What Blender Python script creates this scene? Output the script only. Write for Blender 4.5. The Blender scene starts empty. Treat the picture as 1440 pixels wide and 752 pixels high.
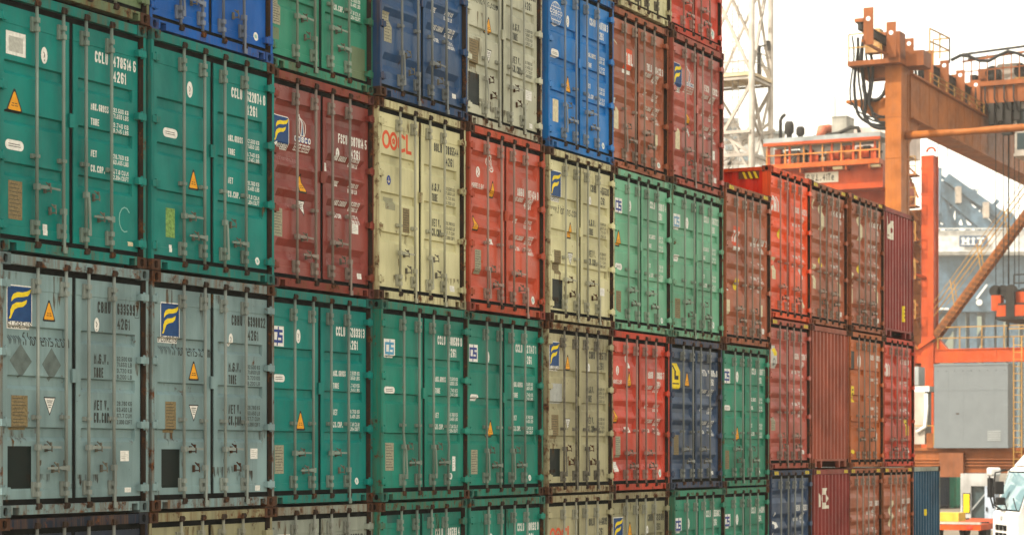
import bpy, math, random
from mathutils import Vector, Matrix
R = math.radians
random.seed(11)
sc = bpy.context.scene
col = sc.collection

# ------------------------------------------------------------------ camera
CAM = Vector((-18.98, -13.70, 3.24))
FWD = Vector((0.897, 0.442, 0.0)).normalized()
RGT = Vector((FWD.y, -FWD.x, 0.0))
FPX = 3023.0                                   # focal length in pixels of the 1440 wide photo
cam = bpy.data.cameras.new('camera')
cam.sensor_width = 36.0
cam.lens = FPX / 1440.0 * 36.0
cam.shift_y = 259.0 / 1440.0                   # a shifted (perspective corrected) lens: verticals stay vertical
cam.shift_x = -3.5 / 1440.0
cam.clip_start = 0.5
cam.clip_end = 6000
cam.dof.use_dof = True
cam.dof.focus_distance = 25.0
cam.dof.aperture_fstop = 3.2
co = bpy.data.objects.new('camera', cam)
co.location = CAM
co.rotation_euler = (R(90), 0, math.atan2(FWD.y, FWD.x) - R(90))
col.objects.link(co)
sc.camera = co

def at(px, py, d):
    """world point seen at photo pixel (px, py) at distance d along the view axis"""
    return CAM + FWD * d + RGT * ((px - 723.5) / FPX * d) + Vector((0, 0, (635 - py) / FPX * d))

# ------------------------------------------------------------------ sky, sun, exposure
SUN_DIR = Vector((-0.56, 0.36, 0.75)).normalized()      # towards the sun
elev = math.asin(SUN_DIR.z)
w = bpy.data.worlds.new('World'); sc.world = w; w.use_nodes = True
nt = w.node_tree; nt.nodes.clear()
sky = nt.nodes.new('ShaderNodeTexSky'); sky.sky_type = 'NISHITA'; sky.sun_disc = False
sky.sun_elevation = elev
sky.sun_rotation = math.atan2(SUN_DIR.x, SUN_DIR.y)
sky.air_density = 1.0; sky.dust_density = 2.0; sky.ozone_density = 0.4; sky.altitude = 0
bg = nt.nodes.new('ShaderNodeBackground'); bg.inputs['Strength'].default_value = 0.13
out = nt.nodes.new('ShaderNodeOutputWorld')
hs = nt.nodes.new('ShaderNodeHueSaturation'); hs.inputs['Saturation'].default_value = 0.30     # humid, milky, slightly yellow air
tint = nt.nodes.new('ShaderNodeMix'); tint.data_type = 'RGBA'; tint.blend_type = 'MULTIPLY'; tint.inputs['Factor'].default_value = 1.0
rg_ = [i for i in tint.inputs if i.type == 'RGBA']; rg_[1].default_value = (1.12, 1.0, 0.80, 1)
nt.links.new(sky.outputs[0], hs.inputs['Color']); nt.links.new(hs.outputs[0], rg_[0])
nt.links.new([o for o in tint.outputs if o.type == 'RGBA'][0], bg.inputs['Color']); nt.links.new(bg.outputs[0], out.inputs['Surface'])
sun = bpy.data.lights.new('sun', 'SUN'); sun.energy = 2.0; sun.angle = R(0.5); sun.color = (1.0, 0.93, 0.82)
so = bpy.data.objects.new('sun', sun); so.rotation_euler = SUN_DIR.to_track_quat('Z', 'Y').to_euler()
so.location = (0, 0, 60); col.objects.link(so)
sc.view_settings.view_transform = 'Standard'; sc.view_settings.look = 'None'
sc.view_settings.exposure = 1.95; sc.view_settings.gamma = 1.0
sc.render.engine = 'CYCLES'
sc.cycles.use_denoising = True
sc.cycles.max_bounces = 6; sc.cycles.diffuse_bounces = 3; sc.cycles.glossy_bounces = 3
sc.cycles.transmission_bounces = 4; sc.cycles.volume_bounces = 1

# ------------------------------------------------------------------ mesh helpers
class MB:
    """collects faces, links them as ONE mesh object"""
    def __init__(s): s.v = []; s.f = []; s.m = []; s.mi = 0; s.smooth = []
    def face(s, pts, mi=None):
        n = len(s.v); s.v += [tuple(p) for p in pts]
        s.f.append(tuple(range(n, n + len(pts)))); s.m.append(s.mi if mi is None else mi)
    def box(s, x0, x1, y0, y1, z0, z1, mi=None, mat=None, bev=0.0):
        P = [Vector((x, y, z)) for x in (x0, x1) for y in (y0, y1) for z in (z0, z1)]
        if mat is not None: P = [mat @ p for p in P]
        n = len(s.v); s.v += [tuple(p) for p in P]
        for q in ((0, 1, 3, 2), (4, 6, 7, 5), (0, 4, 5, 1), (2, 3, 7, 6), (0, 2, 6, 4), (1, 5, 7, 3)):
            s.f.append(tuple(n + i for i in q)); s.m.append(s.mi if mi is None else mi)
    def bar(s, a, b, w, h=None, mi=None, up=(0, 0, 1)):
        """rectangular bar from a to b"""
        a = Vector(a); b = Vector(b); h = h or w
        d = (b - a); L = d.length; d.normalize()
        u = Vector(up)
        if abs(d.dot(u)) > 0.97: u = Vector((1, 0, 0))
        sx = d.cross(u).normalized(); sz = sx.cross(d).normalized()
        M = Matrix.Identity(4)
        for i in range(3):
            M[i][0] = sx[i]; M[i][1] = d[i]; M[i][2] = sz[i]; M[i][3] = a[i]
        s.box(-w / 2, w / 2, 0, L, -h / 2, h / 2, mi, M)
    def tube(s, path, r, n=8, mi=None, caps=True):
        path = [Vector(p) for p in path]; rings = []
        rr = r if isinstance(r, (list, tuple)) else [r] * len(path)
        pu = None
        for i, p in enumerate(path):
            d = (path[min(i + 1, len(path) - 1)] - path[max(i - 1, 0)]).normalized()
            if pu is None:
                pu = d.cross(Vector((0, 0, 1)))
                if pu.length < 0.05: pu = Vector((1, 0, 0))
            u = (pu - d * pu.dot(d)).normalized(); pu = u
            v = d.cross(u)
            base = len(s.v)
            for k in range(n):
                a = 2 * math.pi * k / n
                s.v.append(tuple(p + u * math.cos(a) * rr[i] + v * math.sin(a) * rr[i]))
            rings.append(base)
        for i in range(len(path) - 1):
            for k in range(n):
                k2 = (k + 1) % n
                s.f.append((rings[i] + k, rings[i] + k2, rings[i + 1] + k2, rings[i + 1] + k))
                s.m.append(s.mi if mi is None else mi); s.smooth.append(len(s.f) - 1)
        if caps:
            s.f.append(tuple(rings[0] + k for k in range(n))[::-1]); s.m.append(s.mi if mi is None else mi)
            s.f.append(tuple(rings[-1] + k for k in range(n))); s.m.append(s.mi if mi is None else mi)
    def mesh(s, name):
        me = bpy.data.meshes.new(name)
        me.from_pydata(s.v, [], s.f)
        me.polygons.foreach_set('material_index', s.m)
        if s.smooth:
            fl = [False] * len(s.f)
            for i in s.smooth: fl[i] = True
            me.polygons.foreach_set('use_smooth', fl)
        nm = max(s.m) + 1 if s.m else 1
        for _ in range(nm): me.materials.append(None)
        me.update()
        return me

def add(name, me, mats, parent=None, loc=(0, 0, 0), rot=None, scale=None):
    if isinstance(me, MB): me = me.mesh(name)
    o = bpy.data.objects.new(name, me); col.objects.link(o)
    if not isinstance(mats, (list, tuple)): mats = [mats]
    for i, sl in enumerate(o.material_slots):
        sl.link = 'OBJECT'; sl.material = mats[min(i, len(mats) - 1)]
    o.location = loc
    if rot is not None: o.rotation_euler = rot
    if scale is not None: o.scale = scale
    if parent is not None: o.parent = parent
    return o

def thing(name, label, cat, loc=(0, 0, 0), rotz=0.0, group=None):
    o = bpy.data.objects.new(name, None); col.objects.link(o)
    o.empty_display_size = 0.3
    o.location = loc; o.rotation_euler = (0, 0, rotz)
    o['label'] = label; o['category'] = cat
    if group: o['group'] = group
    return o
def tag(o, label, cat, group=None):
    o['label'] = label; o['category'] = cat
    if group: o['group'] = group
    return o

# ------------------------------------------------------------------ materials
def lin(c):
    return tuple(((x / 255) / 12.92 if x <= 10 else (((x / 255) + 0.055) / 1.055) ** 2.4) for x in c)
def M_new(name):
    m = bpy.data.materials.new(name); m.use_nodes = True
    n = m.node_tree; b = n.nodes['Principled BSDF']
    return m, n, b
_paint = {}
def paint(rgb, rust=0.25, rough=0.42, dirt=0.5, fade=0.35, key='paint', bump=0.2, spec=0.10, edge=0.0, runk=0.0):
    """weathered paint: tone drift, vertical dirt runs, rust spots and chips"""
    k = (tuple(rgb), rust, rough, dirt, fade, bump, edge, spec, runk)
    if k in _paint: return _paint[k]
    m, n, b = M_new(key); L = n.links.new
    def node(t, **kw):
        q = n.nodes.new(t)
        for a, v in kw.items(): setattr(q, a, v)
        return q
    geo = node('ShaderNodeNewGeometry')
    def noise(scale, detail=4, rough_=0.55, vec=None, stretch=None):
        q = node('ShaderNodeTexNoise'); q.inputs['Scale'].default_value = scale
        q.inputs['Detail'].default_value = detail; q.inputs['Roughness'].default_value = rough_
        src = geo.outputs['Position']
        if stretch:
            mp = node('ShaderNodeMapping'); mp.inputs['Scale'].default_value = stretch
            L(src, mp.inputs['Vector']); src = mp.outputs[0]
        L(src, q.inputs['Vector']); return q.outputs['Fac']
    def ramp(f, a, c, v0=0.0, v1=1.0):
        q = node('ShaderNodeMapRange'); q.inputs['From Min'].default_value = a; q.inputs['From Max'].default_value = c
        q.inputs['To Min'].default_value = v0; q.inputs['To Max'].default_value = v1; q.clamp = True
        L(f, q.inputs['Value']); return q.outputs[0]
    def mix(fac, A, B):
        q = node('ShaderNodeMix'); q.data_type = 'RGBA'
        if hasattr(fac, 'links'): L(fac, q.inputs['Factor'])
        else: q.inputs['Factor'].default_value = fac
        for s_, val in (('A', A), ('B', B)):
            sock = [i for i in q.inputs if i.name == s_ and i.type == 'RGBA'][0]
            if hasattr(val, 'links'): L(val, sock)
            else: sock.default_value = (*val, 1)
        return [o for o in q.outputs if o.type == 'RGBA'][0]
    def mul(a, c):
        q = node('ShaderNodeMath', operation='MULTIPLY'); L(a, q.inputs[0])
        if hasattr(c, 'links'): L(c, q.inputs[1])
        else: q.inputs[1].default_value = c
        return q.outputs[0]
    base = tuple(rgb)
    g = sum(base) / 3
    pale = tuple(min(0.85, 0.88 * x + 0.10 * g + 0.012) for x in base)
    deep = tuple(x * 0.58 for x in base)
    c = mix(ramp(noise(0.9, 3), 0.35, 0.7), deep, base)
    c = mix(mul(ramp(noise(1.7, 6, 0.65, stretch=(1.6, 1.6, 0.7)), 0.45, 0.72), fade), c, pale)
    streak = ramp(noise(1.0, 5, 0.6, stretch=(9, 9, 0.55)), 0.5, 0.78)
    c = mix(mul(streak, dirt), c, tuple(0.35 * x + 0.02 for x in base))
    run = ramp(noise(1.0, 5, 0.7, stretch=(13, 13, 0.8)), 0.68 - 0.14 * rust - runk, 0.82 - runk)
    c = mix(mul(run, min(1, rust * 1.1)), c, (0.115, 0.055, 0.018))
    spot = ramp(noise(6.5, 9, 0.68), 0.70 - 0.22 * rust, 0.76 - 0.16 * rust)
    rustc = mix(ramp(noise(28, 4), .35, .7), (0.028, 0.013, 0.008), (0.15, 0.055, 0.018))
    c = mix(mul(spot, min(1.0, 0.7 + rust)), c, rustc)
    L(c, b.inputs['Base Color'])
    if edge:
        # grime and rust gather along the lower edge and run down from the top seam (height in the box's own frame)
        tc = node('ShaderNodeTexCoord'); sp = node('ShaderNodeSeparateXYZ'); L(tc.outputs['Object'], sp.inputs[0])
        low = mul(ramp(sp.outputs['Z'], 0.62, 0.12), ramp(noise(1.0, 6, .7, stretch=(7, 7, 2.2)), 0.42, 0.68))
        c = mix(mul(low, edge * .8), c, tuple(0.25 * x + g_ for x, g_ in zip(base, (.035, .022, .012))))
        top = mul(ramp(sp.outputs['Z'], 1.5, 2.45), ramp(noise(1.0, 4, .6, stretch=(16, 16, .5)), 0.52, 0.72))
        c = mix(mul(top, edge), c, tuple(0.3 * x + g_ for x, g_ in zip(base, (.05, .026, .010))))
    rg = node('ShaderNodeMath', operation='ADD'); rg.use_clamp = True
    L(ramp(noise(3, 5), 0.3, 0.8, rough - 0.08, rough + 0.14), rg.inputs[0]); L(mul(spot, 0.4), rg.inputs[1])
    L(rg.outputs[0], b.inputs['Roughness'])
    b.inputs['Specular IOR Level'].default_value = spec
    bp = node('ShaderNodeBump'); bp.inputs['Strength'].default_value = bump; bp.inputs['Distance'].default_value = 0.05
    L(noise(2.6, 4, 0.55), bp.inputs['Height']); L(bp.outputs[0], b.inputs['Normal'])
    _paint[k] = m
    return m
_flat = {}
def flat(rgb, rough=0.5, metal=0.0, key='print', var=0.25, scale=14):
    k = (tuple(rgb), rough, metal, var, scale)
    if k in _flat: return _flat[k]
    m, n, b = M_new(key); L = n.links.new
    geo = n.nodes.new('ShaderNodeNewGeometry'); q = n.nodes.new('ShaderNodeTexNoise')
    q.inputs['Scale'].default_value = scale; q.inputs['Detail'].default_value = 6; q.inputs['Roughness'].default_value = .65
    L(geo.outputs['Position'], q.inputs['Vector'])
    x = n.nodes.new('ShaderNodeMix'); x.data_type = 'RGBA'
    r_ = n.nodes.new('ShaderNodeMapRange'); r_.inputs['From Min'].default_value = .35; r_.inputs['From Max'].default_value = .7
    L(q.outputs['Fac'], r_.inputs['Value']); L(r_.outputs[0], x.inputs['Factor'])
    A = [i for i in x.inputs if i.name == 'A' and i.type == 'RGBA'][0]; B = [i for i in x.inputs if i.name == 'B' and i.type == 'RGBA'][0]
    A.default_value = (*rgb, 1); B.default_value = (*[c * (1 - var) for c in rgb], 1)
    L([o for o in x.outputs if o.type == 'RGBA'][0], b.inputs['Base Color'])
    b.inputs['Roughness'].default_value = rough; b.inputs['Metallic'].default_value = metal
    b.inputs['Specular IOR Level'].default_value = .5 if rough < .3 else .06
    _flat[k] = m
    return m

WHITE = flat((0.72, 0.72, 0.68), 0.5, key='white_print', var=.3, scale=25)
BLACKP = flat((0.03, 0.032, 0.03), 0.5, key='black_print')
CHAR = flat((0.035, 0.04, 0.038), 0.55, key='faded_black_print', var=.0, scale=30)
BLUEP = flat((0.012, 0.055, 0.17), 0.4, key='blue_print')
NAVYP = flat((0.02, 0.045, 0.22), 0.4, key='navy_print')
YELP = flat((0.72, 0.55, 0.02), 0.45, key='yellow_print')
ORAP = flat((0.72, 0.33, 0.02), 0.45, key='orange_print')
REDP = flat((0.62, 0.09, 0.035), 0.45, key='red_print')
CREAM = flat((0.62, 0.56, 0.38), 0.55, key='cream_label', var=.35, scale=18)
PLATE = flat((0.22, 0.17, 0.085), 0.45, key='bronze_plate', var=.55, scale=45)
PLATEG = flat((0.32, 0.31, 0.22), 0.45, key='grey_plate', var=.5, scale=45)
DARKG = flat((0.003, 0.010, 0.009), 0.35, key='dark_green_patch', var=.4, scale=6)
RUBBER = flat((0.006, 0.008, 0.008), 0.9, key='rubber', var=.4)
GALV = flat((0.2, 0.215, 0.2), 0.5, 0.0, key='galvanised_steel', var=.35, scale=9)
GALVD = flat((0.16, 0.15, 0.12), 0.55, 0.0, key='weathered_steel', var=.6, scale=12)
RUST = paint((0.062, 0.028, 0.015), 0.9, 0.75, 0.5, 0.3, key='rusty_steel', bump=0.4)
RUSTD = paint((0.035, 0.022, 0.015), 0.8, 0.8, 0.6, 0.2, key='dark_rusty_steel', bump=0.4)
HOLE = flat((0.006, 0.006, 0.006), 0.9, key='hole_shade')  # near-black surface standing in for the shade inside openings

def stain(rgb, cover=.5, stretch=(10, 10, 1.6), key='rust_stain'):
    """a thin broken film of rust: noise decides where the paint below shows through"""
    m, n, b = M_new(key); L = n.links.new
    geo = n.nodes.new('ShaderNodeNewGeometry'); mp = n.nodes.new('ShaderNodeMapping'); mp.inputs['Scale'].default_value = stretch
    q = n.nodes.new('ShaderNodeTexNoise'); q.inputs['Scale'].default_value = 2.0; q.inputs['Detail'].default_value = 6
    L(geo.outputs['Position'], mp.inputs['Vector']); L(mp.outputs[0], q.inputs['Vector'])
    r_ = n.nodes.new('ShaderNodeMapRange'); r_.inputs['From Min'].default_value = .62 - .3 * cover; r_.inputs['From Max'].default_value = .80 - .2 * cover
    r_.inputs['To Max'].default_value = .85
    L(q.outputs['Fac'], r_.inputs['Value']); L(r_.outputs[0], b.inputs['Alpha'])
    b.inputs['Base Color'].default_value = (*rgb, 1); b.inputs['Roughness'].default_value = .85; b.inputs['Specular IOR Level'].default_value = .05
    return m
STAIN = stain((0.11, 0.055, 0.016)); STAIND = stain((0.05, 0.028, 0.014), .6)

# ------------------------------------------------------------------ stroke lettering
GL = {'A': '00 05 16 36 45 40|02 42', 'B': '00 06 36 45 44 33 03|33 42 41 30 00', 'C': '45 36 16 05 01 10 30 41',
 'D': '00 06 36 45 41 30 00', 'E': '40 00 06 46|03 33', 'F': '00 06 46|03 33', 'G': '45 36 16 05 01 10 30 41 43 23',
 'H': '00 06|40 46|03 43', 'I': '20 26', 'J': '01 10 30 41 46', 'K': '00 06|46 03 40', 'L': '06 00 40',
 'M': '00 06 23 46 40', 'N': '00 06 40 46', 'O': '10 01 05 16 36 45 41 30 10', 'P': '00 06 36 45 44 33 03',
 'Q': '10 01 05 16 36 45 41 30 10|22 40', 'R': '00 06 36 45 44 33 03|23 40', 'S': '01 10 30 41 42 33 13 04 05 16 36 45',
 'T': '06 46|26 20', 'U': '06 01 10 30 41 46', 'V': '06 20 46', 'W': '06 10 24 30 46', 'X': '00 46|06 40',
 'Y': '06 23 46|23 20', 'Z': '06 46 00 40', '0': '10 01 05 16 36 45 41 30 10', '1': '15 26 20',
 '2': '05 16 36 45 44 00 40', '3': '05 16 36 45 44 33 13|33 42 41 30 10 01', '4': '30 36 02 42',
 '5': '46 06 03 33 42 41 30 10 01', '6': '45 36 16 05 01 10 30 41 42 33 03', '7': '06 46 20',
 '8': '13 04 05 16 36 45 44 33 13 02 01 10 30 41 42 33', '9': '43 13 04 05 16 36 45 41 30 10 01', '.': '20 21', ',': '20 21',
 '-': '13 33', 'w': '04 10 24 30 44', 'f': '10 15 26 36|04 24', 'l': '20 26', 'o': '10 01 03 14 34 43 41 30 10', 'r': '00 04|03 14 34',
 'e': '02 42 43 34 14 03 01 10 40', 'n': '00 04|03 14 34 43 40', 's': '00 30 41 32 12 03 14 44', 'c': '43 34 14 03 01 10 40',
 'm': '00 04|03 14 23 20|23 34 43 40'}
def stroke2d(pts, t, closed=False):
    """polyline -> mitred quads in 2d"""
    n = len(pts); L = []; Rr = []
    for i in range(n):
        if closed: a, c = pts[(i - 1) % n], pts[(i + 1) % n]
        else: a, c = pts[max(i - 1, 0)], pts[min(i + 1, n - 1)]
        p = pts[i]
        def un(u, v):
            dx, dy = v[0] - u[0], v[1] - u[1]; l = math.hypot(dx, dy) or 1; return dx / l, dy / l
        d1 = un(a, p) if a != p else un(p, c); d2 = un(p, c) if c != p else d1
        nx, ny = -(d1[1] + d2[1]), d1[0] + d2[0]; l = math.hypot(nx, ny)
        if l < 1e-6: nx, ny = -d1[1], d1[0]; l = 1
        nx /= l; ny /= l
        k = min(1.8, 1 / max(0.3, nx * -d1[1] + ny * d1[0]))
        e = 0
        q = p
        if not closed and i == 0: q = (p[0] - d2[0] * t / 2, p[1] - d2[1] * t / 2)
        if not closed and i == n - 1: q = (p[0] + d1[0] * t / 2, p[1] + d1[1] * t / 2)
        L.append((q[0] + nx * k * t / 2, q[1] + ny * k * t / 2)); Rr.append((q[0] - nx * k * t / 2, q[1] - ny * k * t / 2))
    Q = []
    for i in range(n if closed else n - 1):
        j = (i + 1) % n
        Q.append((Rr[i], Rr[j], L[j], L[i]))
    return Q

class Print:
    """flat print that lies on a surface: 2d polygons (x, z) with a material slot and a layer"""
    def __init__(s): s.p = []
    def poly(s, pts, mi=0, layer=0): s.p.append((pts, mi, layer))
    def rect(s, x0, z0, x1, z1, mi=0, layer=0): s.poly([(x0, z0), (x1, z0), (x1, z1), (x0, z1)], mi, layer)
    def line(s, pts, t, mi=0, layer=0, closed=False):
        for q in stroke2d(pts, t, closed): s.poly(list(q), mi, layer)
    def ell(s, cx, cz, rx, rz, mi=0, layer=0, n=16):
        s.poly([(cx + rx * math.cos(2 * math.pi * k / n), cz + rz * math.sin(2 * math.pi * k / n)) for k in range(n)], mi, layer)
    def ring(s, cx, cz, rx, rz, t, mi=0, layer=0, n=16):
        s.line([(cx + rx * math.cos(2 * math.pi * k / n), cz + rz * math.sin(2 * math.pi * k / n)) for k in range(n)], t, mi, layer, True)
    def text(s, st, x, z, h, wf=0.5, th=0.14, mi=0, layer=0, gap=0.32, serif=False, width=None):
        """baseline left at (x, z), cap height h; wf = glyph width / height"""
        adv = {}
        if width:
            u = sum((0.45 if ch in '. ,I1l' else 1.0) for ch in st) * 1.0
            cw = width / (u * (1 + gap)); 
        else: cw = h * wf
        t = h * th
        for ch in st:
            nar = ch in '.,I1l'
            if ch != ' ' and ch in GL:
                for k, pl in enumerate(GL[ch].split('|')):
                    P = []
                    for ab in pl.split():
                        gx = int(ab[0]) / 4; gz = int(ab[1]) / 6
                        if nar: gx = (gx - 0.5) + 0.2
                        P.append((x + gx * (cw - t) + t / 2, z + t / 2 + gz * (h - t)))
                    cl = len(P) > 2 and P[0] == P[-1]
                    s.line(P[:-1] if cl else P, t, mi, layer + 0.12 * k, cl)
                    if serif and len(P) >= 2 and not cl:
                        for (e, f_) in ((P[0], P[1]), (P[-1], P[-2])):
                            if abs(e[0] - f_[0]) < 1e-6:
                                s.rect(e[0] - t * 1.1, e[1] - t * .5, e[0] + t * 1.1, e[1] - t * .05, mi, layer + .3)
            x += cw * (1 + gap) * (0.45 if (nar or ch == ' ') else 1)
        return x
    def build(s, ysurf, knots=(), step=0.0007, xknots=()):
        """lay the print on y = ysurf(x, z); polygons are cut at the knots so that they follow pressed steel"""
        def clip(P, z, up, c=1):
            Q = []
            for i in range(len(P)):
                a, b = P[i - 1], P[i]
                ia = (a[c] >= z) if up else (a[c] <= z); ib = (b[c] >= z) if up else (b[c] <= z)
                if ia != ib:
                    t = (z - a[c]) / (b[c] - a[c])
                    Q.append((a[0] + t * (b[0] - a[0]), a[1] + t * (b[1] - a[1])))
                if ib: Q.append(b)
            return Q
        def split(P, ks, c):
            out_ = []; z1 = max(p[c] for p in P); z0 = min(p[c] for p in P)
            for k in sorted(ks):
                if z0 + 1e-5 < k < z1 - 1e-5:
                    lo = clip(P, k, False, c); P = clip(P, k, True, c)
                    if len(lo) > 2: out_.append(lo)
            if len(P) > 2: out_.append(P)
            return out_
        mb = MB()
        for pts, mi, layer in s.p:
            polys = [q for P in split(list(pts), knots, 1) for q in split(P, xknots, 0)]
            for P in polys:
                mb.face([(p[0], ysurf(p[0], p[1]) - 0.0015 - layer * step, p[1]) for p in P], mi)
        return mb

# ------------------------------------------------------------------ shipping containers
CW, CL, HS, HH = 2.438, 12.19, 2.591, 2.896
PITCH = 2.49
DOORY = 0.055
LEAF = ((0.088, 1.187), (1.251, 2.350))
def door_rows(style, H):
    """(z, depth inside the pressed panel, depth of the plain margin) from the bottom up"""
    k = H / HS
    lo, hi = 0.175, H - 0.172
    rows = [(lo, 0, 0), (0.262, 0, 0), (0.266, .005, .005)]
    if style == 'P':
        tr = [(.82 * k, .14), (1.33 * k, .14), (1.82 * k, .14)]; st, sb, d = .012, .04, .042
    else:
        zs = [.47, 1.06, 1.34, 1.62, 2.15] if H < 2.7 else [.47, 1.05, 1.34, 1.63, 1.92, 2.38]
        tr = [(z, .25) for z in zs]; st, sb, d = .085, .095, .052
    for z, h in tr:
        rows += [(z - h / 2, .005, .005), (z - h / 2 + sb, d, .005), (z + h / 2 - st, d, .005), (z + h / 2, .005, .005)]
    t = H - 0.345
    rows += [(t, .005, .005), (t + .004, 0, 0), (hi, 0, 0)]
    return rows
_rows = {(s, H): door_rows(s, H) for s in 'PC' for H in (HS, HH)}
MARG = {'P': (.085, .012), 'C': (.07, .055)}
def ysurf_for(style, H):
    rows = _rows[(style, H)]; m, e = MARG[style]
    def f(x, z):
        leaf = LEAF[0] if x < 1.219 else LEAF[1]
        u = min(x - leaf[0], leaf[1] - x)
        wx = 0 if u <= m else (1 if u >= m + e else (u - m) / e)
        if z <= rows[0][0] or z >= rows[-1][0]: return DOORY
        for i in range(len(rows) - 1):
            if rows[i][0] <= z <= rows[i + 1][0]:
                t = (z - rows[i][0]) / max(1e-6, rows[i + 1][0] - rows[i][0])
                a = rows[i][1] * wx + rows[i][2] * (1 - wx); b = rows[i + 1][1] * wx + rows[i + 1][2] * (1 - wx)
                return DOORY + a + (b - a) * t
        return DOORY
    return f
_mesh = {}
def shared(key, fn):
    if key not in _mesh:
        mb = fn(); _mesh[key] = mb.mesh(key[0])
    return _mesh[key]

def door_mesh(style, H, side):
    a, b = LEAF[side]; rows = _rows[(style, H)]; m, e = MARG[style]
    xs = [a, a + m, a + m + e, b - m - e, b - m, b]
    mb = MB(); nx = len(xs)
    for z, d, d0 in rows:
        for i, x in enumerate(xs):
            mb.v.append((x, DOORY + (d if i in (2, 3) else d0), z))
    for j in range(len(rows) - 1):
        for i in range(nx - 1):
            q = j * nx + i
            mb.f.append((q, q + 1, q + nx + 1, q + nx)); mb.m.append(0)
    z0, z1 = rows[0][0], rows[-1][0]; yb = DOORY + .04
    y = DOORY
    mb.face([(a, yb, z0), (a, y, z0), (a, y, z1), (a, yb, z1)]); mb.face([(b, y, z0), (b, yb, z0), (b, yb, z1), (b, y, z1)])
    mb.face([(a, yb, z1), (a, y, z1), (b, y, z1), (b, yb, z1)]); mb.face([(a, y, z0), (a, yb, z0), (b, yb, z0), (b, y, z0)])
    return mb
def gasket_mesh(H):
    mb = MB(); y0, y1 = .066, .10
    mb.box(.053, 2.385, y0, y1, .115, .1755); mb.box(.053, 2.385, y0, y1, H - .173, H - .105)
    for x0, x1 in ((.051, .0885), (1.1865, 1.2515), (2.3495, 2.387)):
        mb.box(x0, x1, y0 + .002, y1, .1755, H - .173)
    return mb
def casting_mesh(top):
    """corner casting with oval holes in its front and outer face; local origin at its outer front corner"""
    W_, D_, T_ = .162, .178, .118
    mb = MB()
    def holed(o, u, v, n, w, h, rx, rz):
        o, u, v, n = Vector(o), Vector(u), Vector(v), Vector(n)
        N = 16; c = o + u * w / 2 + v * h / 2
        ov = []; sq = []
        for k in range(N):
            a = 2 * math.pi * (k + .5) / N
            ca, sa = math.cos(a), math.sin(a)
            ov.append(c + u * (rx * (abs(ca) ** .7) * (1 if ca > 0 else -1)) + v * (rz * (abs(sa) ** .7) * (1 if sa > 0 else -1)))
            t = min((w / 2) / max(1e-6, abs(ca)), (h / 2) / max(1e-6, abs(sa)))
            sq.append(c + u * ca * t + v * sa * t)
        for k in range(N):
            k2 = (k + 1) % N
            mb.face([sq[k], sq[k2], ov[k2], ov[k]], 0)
            mb.face([ov[k], ov[k2], ov[k2] - n * .035, ov[k] - n * .035], 0)
        mb.face([p - n * .035 for p in ov], 1)
        # the four corner triangles the polar fan leaves out
        cs = [c + u * w / 2 * sx + v * h / 2 * sz for sx, sz in ((1, 1), (-1, 1), (-1, -1), (1, -1))]
        for i, q in enumerate(cs):
            near = sorted(sq, key=lambda p: (p - q).length)[:2]
            mb.face([q, near[0], near[1]], 0)
    holed((0, 0, 0), (1, 0, 0), (0, 0, 1), (0, -1, 0), W_, T_, .034, .043)
    holed((0, D_, 0), (0, -1, 0), (0, 0, 1), (-1, 0, 0), D_, T_, .036, .036)
    mb.face([(W_, 0, 0), (W_, D_, 0), (W_, D_, T_), (W_, 0, T_)]); mb.face([(0, D_, 0), (0, D_, T_), (W_, D_, T_), (W_, D_, 0)])
    mb.face([(0, 0, T_), (W_, 0, T_), (W_, D_, T_), (0, D_, T_)]); mb.face([(0, 0, 0), (0, D_, 0), (W_, D_, 0), (W_, 0, 0)])
    return mb
def post_mesh(H):
    mb = MB()
    mb.box(.004, .048, .007, .17, .118, H - .118)
    mb.box(.048, .052, .009, .17, .118, H - .118, 1)  # inner faces: dark rust, with the shade of the door recess in its colour
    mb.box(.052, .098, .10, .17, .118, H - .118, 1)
    return mb
def header_mesh(H):
    mb = MB(); mb.box(.163, 2.275, .007, .12, H - .108, H - .012); mb.box(.10, 2.338, .10, .16, H - .118, H - .02)
    return mb
def sill_mesh():
    mb = MB()
    mb.box(.163, .195, .007, .13, .026, .118); mb.box(.30, 2.138, .007, .13, .022, .118); mb.box(2.243, 2.275, .007, .13, .026, .118)
    mb.box(.195, .30, .007, .13, .096, .118); mb.box(2.138, 2.243, .007, .13, .096, .118)
    return mb
def corr(L, H, pitch, d, flat_o, flat_i, z0, z1, y=True):
    """corrugated sheet along an axis, ridges vertical: list of (s, depth)"""
    sl = (pitch - flat_o - flat_i) / 2; P = []; s = 0
    while s < L:
        for ds, dd in ((0, 0), (flat_o, 0), (flat_o + sl, d), (flat_o + sl + flat_i, d)):
            if s + ds < L: P.append((s + ds, dd))
        s += pitch
    P.append((L, 0)); return P
def side_mesh(H):
    mb = MB(); P = corr(CL - .34, H, .278, .036, .072, .070, 0, 0)
    for (a, da), (b, db) in zip(P, P[1:]):
        a += .17; b += .17
        mb.face([(.03 + db, b, .15), (.03 + da, a, .15), (.03 + da, a, H - .08), (.03 + db, b, H - .08)])
    return mb
def rails_mesh(H):
    mb = MB()
    mb.box(.006, .07, .178, CL - .02, H - .085, H - .02)
    return mb
def lower_rail_mesh(H):
    mb = MB(); mb.box(.008, .06, .178, CL - .02, .02, .155); return mb
def roof_mesh(H):
    mb = MB(); mb.box(.07, CW - .07, .16, CL - .02, H - .06, H - .028); return mb
def floor_mesh(H):
    mb = MB(); mb.box(.06, CW - .06, .30, CL - .02, .13, .17); mb.box(.02, CW - .02, CL - .05, CL - .02, .02, H - .03); return mb
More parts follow.
